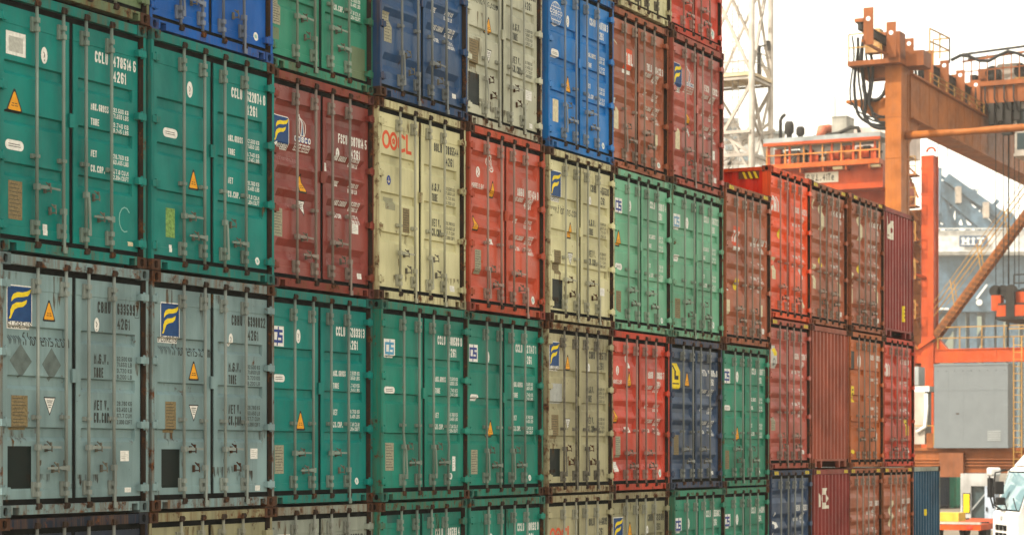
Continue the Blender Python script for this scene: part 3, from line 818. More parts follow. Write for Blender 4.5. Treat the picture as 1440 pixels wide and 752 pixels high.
        extra += [('run', random.uniform(.15, 2.25), random.uniform(.3, .5), random.uniform(.15, .5), random.uniform(.1, .16), STAIND) for _ in range(3)]
    else:
        extra = [('run', random.choice((.15, 2.28)), zz, .08, random.uniform(.08, .2)) for zz in (.22, .9, 1.58) if random.random() < rust * 1.6]
        extra += [('run', rx + .065, zz, .05, random.uniform(.08, .2)) for rx in (.60, 1.02, 1.418, 1.838) for zz in (.56, .40) if random.random() < rust]
    for d in list(spec.get('st', ())) + extra:
        p = Print(); mats = STK[d[0]](p, d[1], d[2] * k, *d[3:])
        add(SNAME.get(d[0], 'painted_emblem'), p.build(ysf, knots, .0007, xk), mats, doors[0 if d[1] < 1.22 else 1])
        if d[0] == 'www': root_ = [q for q in doors[0].children if q.name.startswith('web_address')]; root_[-1]['kind'] = 'stuff'
    return root

# ------------------------------------------------------------------ ground
def ground():
    m, n, b = M_new('yard_asphalt'); L = n.links.new
    geo = n.nodes.new('ShaderNodeNewGeometry')
    a = n.nodes.new('ShaderNodeTexNoise'); a.inputs['Scale'].default_value = .35; a.inputs['Detail'].default_value = 8
    c = n.nodes.new('ShaderNodeTexNoise'); c.inputs['Scale'].default_value = 40; c.inputs['Detail'].default_value = 3
    L(geo.outputs['Position'], a.inputs['Vector']); L(geo.outputs['Position'], c.inputs['Vector'])
    ad = n.nodes.new('ShaderNodeMath'); ad.operation = 'ADD'; L(a.outputs['Fac'], ad.inputs[0]); L(c.outputs['Fac'], ad.inputs[1])
    r = n.nodes.new('ShaderNodeValToRGB'); r.color_ramp.elements[0].position = .35; r.color_ramp.elements[1].position = .75
    r.color_ramp.elements[0].color = (.09, .075, .055, 1); r.color_ramp.elements[1].color = (.19, .155, .11, 1)
    h = n.nodes.new('ShaderNodeMath'); h.operation = 'MULTIPLY'; h.inputs[1].default_value = .5; L(ad.outputs[0], h.inputs[0]); L(h.outputs[0], r.inputs[0])
    L(r.outputs[0], b.inputs['Base Color']); b.inputs['Roughness'].default_value = .85
    mb = MB(); S = 2500; mb.face([(-S, -S, 0), (S, -S, 0), (S, S, 0), (-S, S, 0)])
    o = add('ground', mb, m); o['kind'] = 'structure'
    mb = MB()
    for y in (-3.2, -7.4): mb.face([(-40, y - .08, .004), (140, y - .08, .004), (140, y + .08, .004), (-40, y + .08, .004)])
    o = add('lane_marking', mb, flat((.55, .45, .08), .7, key='worn_yellow_line', var=.6, scale=3)); o['kind'] = 'structure'
ground()

# ------------------------------------------------------------------ the container wall
K = CHAR
SP = {}
def S(col_no, tier_no, **kw): SP[(col_no, tier_no)] = kw
cclu = lambda n, ch='0': ('CCLU', n, ch, '42G1')
# column 0
S(0, 1, s='C', c='inkblue', rust=.3, code=('CAXU', '624118', '3', '42G1'), lines='light', label='almost black navy container at the bottom left, below the first grey logo container')
S(0, 2, s='P', c='greyblue', rust=.46, dirt=.5, code=('CBHU', '633599', '7', '42G1'), box=1, ink=K, lines='cbhu', hang=(3,), label='grey blue container with diamond placard marks below its web address',
  st=[('florens', .36, 2.07, .39, .43), ('www', .62, 1.765, .86, .13), ('triangle', .82, 2.06), ('diamond', .38, 1.54, .34, .34), ('diamond', .86, 1.52, .3, .34), ('invtri', .83, 1.10), ('plate', .36, 1.03, .25, .34), ('dark', .36, .49, .36, .42), ('white', 2.08, .60, .15, .11), ('white', 2.13, .24, .11, .05), ('oval', 1.60, 1.96, .085, .15)])
S(0, 3, s='P', c='teal', rust=.22, code=cclu('478514', '6'), label='teal green container with a large faded white sheet near its top left',
  st=[('sheet', .35, 2.06, .30, .23), ('oval', .79, 2.02, .1, .17), ('triangle', .33, 1.50, .25, .235), ('pill', .33, 1.06, .28, .10), ('plate', .34, .52, .21, .38), ('white', .80, .27, .07, .11), ('ring', 2.13, .50, .2, .26), ('cream', 2.22, .25, .09, .045)])
S(0, 4, s='P', c='olive', rust=.5, dirt=.7, code=cclu('519302', '1'), st=[('round', 2.15, .30, .1, .1)], label='stained olive green container at the top left, only its lower edge showing')
# column 1
S(1, 1, s='P', c='khaki', rust=.5, dirt=.6, code=('TRLU', '702264', '0', '42G1'), ink=K, lines='cbhu', label='dull khaki cream container at the bottom, below the second grey logo container')
S(1, 2, s='P', c='greyblue', rust=.5, dirt=.5, code=('CBHU', '639802', '2', '42G1'), ink=K, lines='cbhu', hang=(1, 3), label='grey blue logo container whose warning triangle sits below the web address',
  st=[('florens', .41, 2.05, .36, .44), ('www', .66, 1.765, .86, .13), ('triangle', .86, 1.54), ('invtri', .86, 1.07), ('plate', .42, 1.02, .2, .34), ('dark', .42, .46, .34, .42), ('white', 2.08, .62, .15, .12), ('white', 2.15, .22, .1, .06), ('oval', 1.60, 1.92, .085, .15)])
S(1, 3, s='P', c='teal', rust=.1, dirt=.25, code=cclu('622074'), label='clean teal green container with a green sticker at its lower left',
  st=[('oval', .79, 2.05, .11, .18), ('pill', .42, 1.52, .27, .1), ('triangle', .86, 1.06, .2, .23), ('green', .42, .54, .17, .32), ('round', 2.15, .26, .09, .09), ('white', .42, .26, .05, .08)])
S(1, 4, s='P', c='cobalt', rust=.12, dirt=.25, code=('CSNU', '614722', '5', '42G1'), st=[('round', 2.15, .28, .1, .1)], label='vivid cobalt blue container at the top left, above a clean teal one')
# column 2
S(2, 1, s='P', c='greybeige', rust=.55, dirt=.7, code=('CBHU', '237613', '4', '42G1'), ink=K, lines='cbhu', st=[('florens', .40, 2.04, .40, .43)], label='rusty grey beige container at the bottom with red brown runs under its top rail')
S(2, 2, s='P', c='teal', rust=.22, code=cclu('528331', '3'), hang=(3,), label='teal green container with white C S badge standing between two grey ones and a second badge',
  st=[('cs', .27, 2.02, .27, .24), ('oval', .73, 2.04, .1, .17), ('pill', .30, 1.52, .25, .09), ('triangle', .78, 1.02, .21, .24), ('plateg', .30, .55, .2, .34), ('round', 2.12, .27, .09, .09), ('white', .21, .25, .03, .06)])
SP[(2, 2)]['label'] = 'teal green badge container with a warning triangle, right of the grey blue pair'
S(2, 3, s='C', c='maroon', rust=.3, rough=.32, code=('FSCU', '607814', '5', '42G1'), cz=1.90, lines='light', hang=(3,), label='maroon container with two logos side by side, left of a cream container',
  st=[('florens', .29, 1.86, .36, .40), ('cosco', .77, 1.86, .36, .54), ('www', .40, 1.56, .5, .055, flat((.42, .26, .25), .5, key='pink_print')), ('triangle', .78, 1.30, .19, .24), ('invtri', .80, 1.0, .2, .2), ('plateg', .22, .78, .19, .34), ('white', 2.03, .86, .16, .12), ('white', 2.13, .27, .11, .07), ('oval', 1.60, 1.76, .085, .15), ('white', 1.31, 1.56, .05, .1)])
S(2, 4, s='P', c='jade', rust=.3, code=cclu('590217'), label='green container with an olive repainted corner, right of the cobalt blue one', hang=(1,),
  st=[('patch', 2.14, .37, .34, .40, paint(PAL['olive'], .35)), ('plateg', .22, .68, .17, .3), ('patch', .2, .42, .16, .14, paint(PAL['olive'], .35))])
# column 3
S(3, 1, s='P', c='teal2', rust=.42, dirt=.6, code=cclu('486593', '4'), label='weathered green container at the bottom with a rusty top rail and darker patches',
  st=[('patch', .44, 2.37, .3, .1, paint(rgb(10, 86, 78), .2)), ('patch', 1.38, 2.37, .2, .1, paint(rgb(10, 86, 78), .2)), ('cs', .28, 1.98, .27, .24)])
S(3, 2, s='P', c='teal2', rust=.3, dirt=.5, code=cclu('480588'), bent=(0, 3), label='green container with a bent locking bar and a pale blue badge', hang=(0, 2),
  st=[('cs', .30, 1.98, .29, .24, flat((.08, .30, .48), .5, key='pale_blue_ink')), ('pill', .30, 1.44, .28, .09), ('plateg', .30, .58, .22, .36), ('white', 2.08, .48, .09, .2), ('round', 1.99, .31, .09, .09)])
S(3, 3, s='P', c='cream', rust=.45, dirt=.35, code=('OOLU', '783554', '4', '42G1'), ink=K, lines='cbhu', hang=(1, 2, 3), label='cream container with large red letters, between maroon and red ones',
  st=[('oocl', .60, 2.08, .76, .25), ('anchor', .38, 1.56), ('plate', .84, 1.08, .18, .32), ('patch', .42, 1.26, .26, .16, paint(rgb(160, 160, 130), .5)), ('white', 2.13, .27, .13, .08)])
S(3, 4, s='C', c='navy', rust=.22, code=('CGLU', '640211', '6', '42G1'), lines='light', st=[('cgl', .64, 1.92, .16, .14), ('plateg', .30, .93, .2, .40), ('white', 2.13, .30, .11, .06)], label='slate navy container in the top row, left of a pale grey one')
# column 4
S(4, 1, s='P', c='teal2', rust=.4, dirt=.55, code=cclu('500132'), st=[('cs', .30, 1.95, .28, .24), ('oval', .76, 2.0, .12, .18)], label='green badge container at the bottom, left of a cream one with red letters')
S(4, 2, s='P', c='teal2', rust=.24, code=cclu('527147', '1'), hang=(0, 2), label='green badge container with a warning triangle, below the red one',
  st=[('cs', .27, 2.02, .28, .24), ('oval', .72, 1.98, .1, .17), ('pill', .30, 1.40, .25, .09), ('triangle', .80, .97, .22, .25), ('plateg', .30, .50, .2, .34), ('round', 2.08, .26, .09, .09)])
S(4, 3, s='C', c='red', rust=.28, rough=.33, code=('MAGU', '287434', '0', '42G1'), cz=1.76, lines='light', label='faded red container with white emblem and a crescent, right of the cream one', hang=(0, 3),
  st=[('leafw', .78, 2.12, .2, .26), ('magellan', .36, 1.86, .38, .32), ('triangle', .82, 1.76, .2, .24), ('triangle', .30, 1.24, .2, .22), ('white', .80, 1.02, .16, .08), ('plateg', .36, .70, .19, .34), ('round', 2.13, .27, .11, .12)])
S(4, 4, s='P', c='bone', rust=.5, dirt=.4, code=('CBHU', '641250', '9', '42G1'), ink=K, lines='cbhu', bent=(0,), hang=(0, 1, 3), label='pale grey rust streaked container at the top, left of the bright blue one',
  st=[('www', .6, 1.80, .86, .13), ('run', .5, 1.62, .22, .5), ('run', .40, 1.25, .34, .4), ('triangle', .78, 1.48, .2, .24), ('invtri', .78, 1.04, .2, .2), ('plate', .32, 1.02, .28, .38), ('dark', .32, .52, .34, .44), ('white', 2.08, .68, .2, .14), ('white', 2.15, .24, .1, .07)])
# column 5
S(5, 1, s='P', c='beige', rust=.35, dirt=.4, code=('OOLU', '844669', '9', '42G1'), ink=K, lines='cbhu', st=[('oocl', .58, 1.98, .76, .25)], label='beige container with red letters at the bottom edge of the picture')
S(5, 2, s='P', c='beige', rust=.68, dirt=.6, code=('CBHU', '632577', '1', '42G1'), ink=K, lines='cbhu', hang=(0, 1, 2, 3), label='rust streaked beige logo container, left of the bright red one',
  st=[('florens', .34, 2.08, .36, .44), ('triangle', .82, 2.0, .2, .24), ('patch', .40, 1.52, .42, .3, flat((.36, .38, .36), .5, key='grey_patch')), ('invtri', .82, 1.06, .18, .18), ('plate', .36, 1.02, .25, .36), ('dark', .36, .48, .36, .42), ('oval', 1.60, 1.94, .085, .15)])
S(5, 3, s='P', c='cream', rust=.5, dirt=.4, code=('CBHU', '645553', '0', '42G1'), ink=K, lines='cbhu', hang=(1, 3), label='cream logo container between the faded red and the light green ones',
  st=[('florens', .34, 2.04, .38, .46), ('www', .6, 1.70, .86, .13), ('triangle', .86, 1.42, .2, .25), ('invtri', .86, .98, .2, .2), ('plate', .40, .90, .24, .36), ('dark', .40, .42, .36, .44), ('white', 2.06, .56, .18, .12), ('oval', 1.60, 1.94, .085, .15)])
S(5, 4, s='P', c='blue', rust=.08, dirt=.2, rough=.34, code=('CSNU', '640780', '3', '42G1'), hang=(0,), label='bright blue container with a white globe emblem at the top',
  st=[('globe', .38, 2.04, .38, .36), ('oval', .80, 2.0, .1, .18), ('pill', .34, 1.44, .27, .12), ('triangle', .80, 1.04, .22, .26), ('cream', .36, .58, .2, .34), ('round', 2.13, .27, .1, .1)])
S(5, 5, s='P', c='beige', rust=.4, code=('CBHU', '611045', '8', '42G1'), ink=K, lines='cbhu', label='beige container out of frame above the bright blue one')
# column 6
S(6, 1, s='P', c='khaki', rust=.5, dirt=.5, code=('CBHU', '631318', '8', '42G1'), ink=K, lines='cbhu', st=[('florens', .38, 1.96, .40, .46), ('triangle', .86, 1.98, .2, .25), ('oval', 1.60, 1.94, .085, .16)], label='khaki logo container at the bottom, directly under the bright red one')
S(6, 2, s='C', c='rose', rust=.25, rough=.33, code=('MAGU', '280866', '7', '42G1'), cz=1.86, lines='light', label='bright red emblem container, left of the dusky navy one',
  st=[('white', .80, 2.1, .1, .2), ('magellan', .34, 1.86, .38, .30), ('triangle', .82, 1.82, .22, .26), ('triangle', .28, 1.22, .22, .24), ('white', .80, 1.0, .2, .09), ('plateg', .36, .72, .2, .34), ('white', .30, .40, .18, .16), ('round', 2.13, .28, .12, .14)])
S(6, 3, s='P', c='sage', rust=.25, code=cclu('489017', '4'), hang=(), label='light green badge container with an orange triangle below its badge',
  st=[('cs', .30, 2.0, .30, .24), ('oval', .76, 2.04, .12, .18), ('triangle', .30, 1.48, .24, .27), ('pill', .30, 1.02, .28, .1), ('plate', .30, .46, .2, .34), ('round', 2.13, .25, .1, .1)])
S(6, 4, s='C', c='rustbrown', rust=.35, rough=.36, code=('TRLU', '484112', '3', '42G1'), cz=1.78, lines='light', hang=(0,), label='brown container with a red and white name sticker, right of the bright blue one',
  st=[('crescent', .30, 2.12, .16, .26), ('tal', .84, 1.80, .32, .40), ('cream', .34, .82, .18, .36), ('cream', .20, .52, .14, .16), ('white', .28, 1.10, .2, .08), ('cream', 2.02, .64, .13, .24), ('round', 2.13, .26, .14, .1)])
S(6, 5, s='P', c='cream', rust=.6, dirt=.7, code=('CBHU', '600417', '2', '42G1'), ink=K, lines='cbhu', label='stained cream container peeking in at the top edge, above the brown sticker one')
# column 7
S(7, 1, s='P', c='jade', rust=.3, code=cclu('615508', '2'), st=[('cs', .30, 1.98, .30, .26), ('oval', .76, 2.0, .12, .2)], label='green badge container at the bottom, directly under the dusky navy one')
S(7, 2, s='C', c='dusk', rust=.3, rough=.36, code=('MTD ', '030595', '0', '42G1'), cz=1.98, lines='light', label='dusky navy container with a yellow square tag, left of a green one',
  st=[('ltag', .34, 1.94, .40, .44), ('triangle', .86, 1.90, .24, .27), ('plate', .36, .76, .22, .34), ('white', 2.06, .27, .11, .06)])
S(7, 3, s='P', c='sage', rust=.38, dirt=.45, code=cclu('633672', '2'), hang=(1, 2), label='light green badge container without a triangle, left of a tall brown one',
  st=[('cs', .32, 1.98, .32, .26, flat((.16, .32, .46), .5, key='grey_blue_ink')), ('oval', .80, 2.0, .13, .2), ('pill', .32, 1.36, .3, .11), ('plate', .36, .50, .24, .34), ('round', 2.06, .30, .12, .12)])
S(7, 4, s='C', c='clay', rust=.35, rough=.36, code=('FSCU', '602012', '1', '42G1'), cz=1.80, lines='light', hang=(1,), label='clay red container with a yellow and blue logo, rightmost below the top row',
  st=[('florens', .34, 1.86, .40, .50), ('cosco', .88, 1.84, .4, .56), ('triangle', .84, 1.24, .2, .26), ('invtri', .86, .96, .2, .2), ('cream', .34, .80, .2, .36), ('white', 2.02, .72, .2, .16), ('white', 2.13, .28, .12, .09)])
S(7, 5, s='C', c='rose', rust=.3, rough=.36, code=('MAGU', '281150', '6', '42G1'), lines='light', st=[('white', .34, .72, .26, .16), ('round', 2.1, .30, .16, .2)], label='rose red container at the very top of the tallest stack')
# column 8
S(8, 1, s='P', c='jade', rust=.32, code=cclu('524430', '8'), st=[('cs', .32, 1.98, .34, .26), ('oval', .84, 2.0, .13, .2)], label='green badge container at the bottom, left of the dark blue one')
S(8, 2, s='P', c='jade', rust=.34, code=cclu('541907', '7'), hang=(1, 2), label='green badge container with a triangle, right of the dusky navy one',
  st=[('cs', .30, 2.02, .34, .26), ('oval', .84, 2.02, .13, .2), ('pill', .32, 1.44, .3, .1), ('triangle', .84, .98, .26, .28), ('plate', .32, .50, .2, .34), ('round', 2.0, .26, .14, .1)])
S(8, 3, s='C', c='rustbrown', rust=.38, hc=1, hazard=1, code=('TRLU', '712399', '2', '45G1'), cz=1.72, lines='light', label='brown tall container with a red sticker, standing lower beside the vivid scarlet one',
  st=[('tal', .70, 1.74, .34, .44), ('ydot', .72, 1.00, .22, .24), ('white', .26, .92, .14, .12), ('cream', .26, .60, .16, .26), ('cream', 2.02, .62, .16, .22), ('white', 2.13, .28, .12, .1)])
# column 9: high cubes from here on
S(9, 1, s='C', c='dusk', rust=.25, hc=1, hazard=1, code=('GESU', '466213', '1', '45G1'), cz=1.86, lines='light', st=[('g6', .34, 1.66, .40, .5)], label='dark blue container with a white winged mark at the bottom, left of ribbed maroon ends')
S(9, 2, s='C', c='clay', rust=.34, hc=1, hazard=1, code=('CRXU', '482150', '7', '45G1'), cz=1.94, lines='light', label='clay red container with a grey and yellow square logo, below the vivid scarlet one',
  st=[('ylogo', .34, 1.94, .44, .44), ('plateg', .34, .82, .24, .34), ('white', 2.13, .30, .1, .08)])
S(9, 3, s='C', c='scarlet', rust=.2, hc=1, code=('CAIU', '804123', '6', '45G1'), cz=1.92, lines='light', side=paint(rgb(214, 44, 14), .08, .45, .2, .1, key='scarlet_side_paint'), label='vivid scarlet container standing a head taller, with its red side in view',  # side gets a purer red than the doors: its sunlit look is painted in
  st=[('cai', .36, 1.98, .46, .3), ('ydot', .72, 1.48, .14, .2), ('cream', .34, .86, .22, .42), ('cream', 2.10, .36, .12, .22), ('white', 2.0, .86, .12, .2)])
# column 10
S(10, 1, s='E', c='wine', rust=.2, hc=1, hazard=1, st=[('tex', .68, 2.06, .62, .42)], label='ribbed maroon container end with a cream emblem, bottom row beside the dark blue one')
S(10, 2, s='E', c='umber', rust=.15, hc=1, label='plain ribbed brown container end with no emblem, in the middle row')
S(10, 3, s='C', c='rustbrown', rust=.4, hc=1, hazard=1, code=('TCNU', '862140', '4', '45G1'), lines='light', label='brown container directly right of the vivid scarlet one, top row',
  st=[('crescent', .36, 2.2, .2, .22), ('cream', .86, 1.98, .26, .5), ('ydot', .84, 1.18, .2, .22), ('cream', .36, 1.06, .2, .1), ('cream', .36, .82, .18, .36), ('cream', 2.0, .74, .18, .3), ('white', 2.12, .28, .12, .1)])
# column 11
S(11, 1, s='C', c='rustbrown', rust=.35, hc=1, hazard=1, code=('TCNU', '771306', '8', '45G1'), cz=1.84, lines='light', st=[('crescent', .30, 2.16, .14, .2), ('ydot', .30, .3, .18, .1)], label='brown container at the bottom, directly right of the emblem end')
S(11, 2, s='P', c='orangebrown', rust=.35, hc=1, code=('BMOU', '470932', '5', '45G1'), lines='light', dh=.2, label='orange brown container with flat panelled doors and a dark emblem',
  st=[('dark', .28, 2.04, .3, .4), ('oval', .78, 2.04, .24, .3), ('yellow', .32, 1.40, .2, .34), ('ydot', .30, .3, .3, .1), ('white', 2.02, .62, .16, .12)])
S(11, 3, s='C', c='rustbrown', rust=.42, hc=1, hazard=1, code=('TCNU', '866457', '0', '45G1'), lines='light', label='brown container left of the wine coloured ribbed end, top row',
  st=[('cream', .82, 1.98, .28, .5), ('ydot', .80, 1.20, .22, .22), ('cream', .26, .98, .12, .3), ('cream', .20, .64, .12, .36), ('cream', 2.02, .76, .18, .3), ('white', 2.12, .28, .12, .1)])
# column 12
S(12, 1, s='C', c='brown', rust=.32, hc=1, hazard=1, code=('TRLU', '739115', '3', '45G1'), cz=1.84, lines='light', st=[('cream', .84, 1.66, .26, .58)], label='brown container with a tall cream label, bottom row beside the blue ribbed end')
S(12, 2, s='C', c='rose', rust=.25, hc=1, code=('CAIU', '823370', '1', '45G1'), lines='light', label='rose red container with white letters, right end of the middle row',
  st=[('cai', .34, 1.94, .42, .30), ('yellow', 2.0, .80, .22, .36), ('white', 2.12, .34, .1, .12)])
S(12, 3, s='E', c='wine', rust=.12, hc=1, st=[('tex', .60, 2.16, .56, .42), ('yellow', 1.75, .52, .26, .36)], label='wine coloured ribbed container end with cream emblem and yellow sticker, top right')
# column 13
S(13, 1, s='E', c='steelblue', rust=.12, hc=1, fc='greybeige', st=[('ydot', 1.22, 1.62, .16, .16)], label='blue ribbed container end with a pale top rail, right end of the bottom row')

DX = {2: .0, 3: -.06, 4: -.05}
DY = {2: .075, 4: .01, 6: .03, 13: .05}
for (c_, t_), spec in sorted(SP.items()):
    hcol = c_ >= 9
    z = (t_ - 1) * (2.905 if hcol else 2.600)
    if t_ > 1: z += random.uniform(-.002, .002)
    x = (c_ - 1) * PITCH + .026 + DX.get(c_, 0) + (random.uniform(-.02, .02) if t_ > 1 else 0)
    y = DY.get(c_, 0) + random.uniform(-.01, .05)
    container(c_, t_, x, y, z, spec)

# ------------------------------------------------------------------ cranes and yard behind the wall
def part(root, name, mb, mats):
    """a mesh built in world coordinates becomes a part of root"""
    o_ = root.location
    mb.v = [(p[0] - o_.x, p[1] - o_.y, p[2] - o_.z) for p in mb.v]
    return add(name, mb, mats, root)
def base_at(px, d):
    p = at(px, 635, d); return Vector((p.x, p.y, 0))
def rail_mb(pts, h=1.05, r=.025, mid=True, post=1.4):
    mb = MB(); pts = [Vector(p) for p in pts]
    for a, b in zip(pts, pts[1:]):
        for k in ((1, .5) if mid else (1,)): mb.bar(a + Vector((0, 0, h * k)), b + Vector((0, 0, h * k)), r * 2)
        n = max(1, int((b - a).length / post))
        for i in range(n + 1):
            p = a.lerp(b, i / n); mb.bar(p, p + Vector((0, 0, h)), r * 2)
    return mb
ORANGE = paint((.315, .098, .017), .14, .5, .45, .35, key='orange_crane_paint')
ORANGED = paint((.24, .075, .022), .2, .55, .5, .3, key='brown_orange_paint')
REDO = paint((.44, .062, .011), .12, .5, .4, .35, key='red_crane_paint')
YELR = paint((.36, .20, .05), .2, .5, .4, .3, key='yellow_rail_paint')
CREAMP = paint((.40, .36, .31), .16, .5, .4, .3, key='cream_crane_paint')
WHITEP = paint((.74, .73, .70), .08, .5, .3, .3, key='white_paint')
GREYP = paint((.27, .29, .29), .1, .5, .35, .3, key='grey_panel_paint')
DKSTEEL = paint((.028, .026, .023), .3, .6, .4, .3, key='dark_steel')
BLKRUB = flat((.02, .02, .02), .6, key='black_hose')
GLASS = flat((.035, .055, .06), .08, key='tinted_glass', var=.2)

# ---- orange rubber tyred gantry
A0 = base_at(1262, 100); ax, ay = A0.x, A0.y
g = thing('gantry_crane', 'orange gantry crane with long box girder rising behind the container wall', 'crane', A0)
mb = MB(); mb.box(ax - .70, ax + .70, ay - .38, ay + .38, 1.2, 21.1)
for z in (8.5, 12.6, 16.8, 18.7): mb.box(ax - .715, ax + .715, ay - .395, ay + .395, z, z + .05)
mb.box(ax + .30, ax + .36, ay - .41, ay - .38, 1.2, 20.8); part(g, 'leg', mb, ORANGE)
mb = MB(); mb.box(ax + 29.3, ax + 30.7, ay - .38, ay + .38, 1.2, 20.8); part(g, 'leg', mb, ORANGE)
mb = MB(); mb.box(ax + .70, ax + 29.3, ay - .45, ay + .45, 18.86, 20.80)
mb.box(ax + .70, ax + 29.3, ay - .60, ay + .60, 18.78, 18.86); mb.box(ax + .70, ax + 29.3, ay - .62, ay + .62, 20.80, 20.88)
for i in range(17): mb.box(ax + 2.2 + i * 1.65, ax + 2.23 + i * 1.65, ay - .462, ay - .45, 18.86, 20.80)
part(g, 'girder', mb, ORANGE)
mb = MB(); mb.bar((ax + 1.0, ay, 20.95), (ax + 29, ay, 20.95), .12, .14); part(g, 'trolley_rail', mb, DKSTEEL)
# gusset bracket under the girder
mb = MB()
P = [(ax + .7, 18.78), (ax + 2.8, 18.78), (ax + .7, 17.5)]
mb.face([(x, ay - .3, z) for x, z in P][::-1]); mb.face([(x, ay + .3, z) for x, z in P]); mb.face([(ax + .7, ay - .3, 17.5), (ax + 2.8, ay - .3, 18.78), (ax + 2.8, ay + .3, 18.78), (ax + .7, ay + .3, 17.5)][::-1])
part(g, 'gusset', mb, ORANGE)
# platforms on the leg head
mb = MB(); mb.box(ax - 1.3, ax + .9, ay - .5, ay + 2.0, 21.1, 21.32); mb.box(ax - 5.2, ax - 1.3, ay + .05, ay + .13, 21.4, 21.52)
mb.box(ax - .5, ax + .5, ay + .38, ay + 1.5, 20.6, 21.1); part(g, 'platform', mb, ORANGED)
mb = MB(); mb.box(ax - .4, ax + .9, ay - 1.35, ay - .5, 21.05, 21.75); part(g, 'platform_box', mb, ORANGED)
mb = MB(); mb.box(ax - .45, ax + .45, ay - .25, ay + .55, 21.32, 22.7); part(g, 'leg_head', mb, ORANGED)
mb = MB(); mb.box(ax - 1.0, ax - .4, ay + .55, ay + 1.25, 21.7, 22.8); part(g, 'control_cabinet', mb, paint((.42, .24, .10), .3, .5, key='ochre_cabinet_paint'))
part(g, 'guard_rail', rail_mb([(ax - 1.25, ay + 1.95, 21.32), (ax - 1.25, ay + .4, 21.32)], 1.25), YELR)
part(g, 'guard_rail', rail_mb([(ax + .85, ay - 1.3, 21.75), (ax + 4.4, ay - 1.3, 21.9), (ax + 4.4, ay - .5, 21.9)], 1.2, .03), YELR)
mb = MB(); mb.face([(ax - .4, ay + .38, 19.4), (ax - .4, ay + 2.2, 19.55), (ax + .4, ay + 2.2, 19.55), (ax + .4, ay + .38, 19.4)]); mb.box(ax - .4, ax + .4, ay + .38, ay + 2.35, 19.55, 19.68)
mb.face([(ax - .4, ay + .38, 18.2), (ax - .4, ay + .38, 19.55), (ax - .4, ay + 2.0, 19.55)]); mb.face([(ax + .4, ay + .38, 18.2), (ax + .4, ay + 2.0, 19.55), (ax + .4, ay + .38, 19.55)])
part(g, 'cable_bracket', mb, ORANGE)
for i, (dy, r, dz, low) in enumerate(((1.95, .04, 0, 18.7), (1.75, .07, .1, 18.35), (1.55, .05, .25, 18.5), (1.4, .09, .05, 18.2), (1.2, .05, .3, 18.75), (1.05, .07, .15, 18.45))):
    pts = [(ax - .75, ay + dy - .10 * math.sin(k * .9 + i), 22.6 - dz - k * (22.6 - dz - low - .9) / 6) for k in range(7)]
    pts += [(ax - .7, ay + .45 + (dy - .45) * math.cos(t), low + .9 - .9 * math.sin(t)) for t in [math.pi / 2 * k / 7 for k in range(1, 8)]] + [(ax - .4, ay + .2, low + .05)]
    mb = MB(); mb.tube(pts, r, 6); part(g, 'hanging_cable', mb, BLKRUB)
mb = MB(); pts = [(ax - .6, ay + .9 + .55 * math.cos(t), 20.3 + .75 * math.sin(t)) for t in [math.pi + math.pi * k / 8 for k in range(9)]]; mb.tube(pts, .09, 6); part(g, 'hanging_cable', mb, DKSTEEL)
# festoon: posts and dark beam along the girder
for s in (-4.95, -1.4, 1.55, 5.0, 7.9, 11.0, 14.2):
    mb = MB(); x = ax + s; zb = 20.86 if s > 0 else 21.3
    mb.box(x - .06, x + .0, ay - .35, ay + .1, zb, 22.95 if s < 0 else 22.7); mb.box(x, x + .3, ay - .05, ay + .0, zb, 22.95 if s < 0 else 22.7); mb.box(x - .1, x + .1, ay + .1, ay + .5, 22.34, 22.5)
    pt = part(g, 'festoon_post', mb, ORANGED)
    mb = MB(); mb.tube([(x - .068, ay - .12, 22.45), (x - .064, ay - .12, 22.45)], .10, 10); mb.v = [(v[0] - ax, v[1] - ay - .002, v[2]) for v in mb.v]; add('hole_disc', mb, flat((.75, .78, .8), .6, key='hole_sky_paint'), pt)  # pale disc painted as sky showing through the post
mb = MB(); mb.box(ax - 5.0, ax + 15, ay + .22, ay + .37, 22.0, 22.3); mb.box(ax - 5.0, ax + 15, ay + .15, ay + .45, 22.3, 22.34); part(g, 'festoon_beam', mb, DKSTEEL)
for k in range(14):
    mb = MB(); x = ax + 4.6 + k * .62
    pts = [(x + .5 * math.cos(t), ay + .3, 21.95 + (.95 if k % 2 else .75) * math.sin(t)) for t in [math.pi + math.pi * i / 8 for i in range(9)]]
    mb.tube(pts, .065, 5); part(g, 'festoon_loop', mb, BLKRUB)
part(g, 'guard_rail', rail_mb([(ax + 3.6, ay - .58, 20.88), (ax + 14, ay - .58, 20.88)], .5, .02), YELR)
# tie tube towards the second girder, sill beam at the foot, wheels
mb = MB(); mb.tube([(ax, ay - .3, 17.9), (ax, ay - 3.5, 17.9), (ax, ay - 4.6, 17.92), (ax, ay - 14, 17.92)], [.20, .15, .17, .17], 10); part(g, 'tie_tube', mb, ORANGE)
mb = MB(); mb.box(ax - .7, ax + .7, ay - 13, ay + 2.5, 2.28, 3.42); mb.box(ax - .82, ax - .7, ay - 13, ay + 2.5, 3.30, 3.44); mb.box(ax - .74, ax - .7, ay - 13, ay + 2.5, 2.3, 2.38)
part(g, 'sill_beam', mb, ORANGED)
for z in (2.62, 2.76, 2.90):
    mb = MB(); mb.tube([(ax - .78, ay - 12.5, z), (ax - .78, ay + 2.3, z)], .035, 6); part(g, 'conduit', mb, ORANGED)
mb = MB(); mb.box(ax - 1.02, ax - .70, ay - 3.35, ay - 2.25, 2.1, 3.2); part(g, 'junction_box', mb, paint((.22, .08, .034), .25, .6, key='brown_box_paint'))
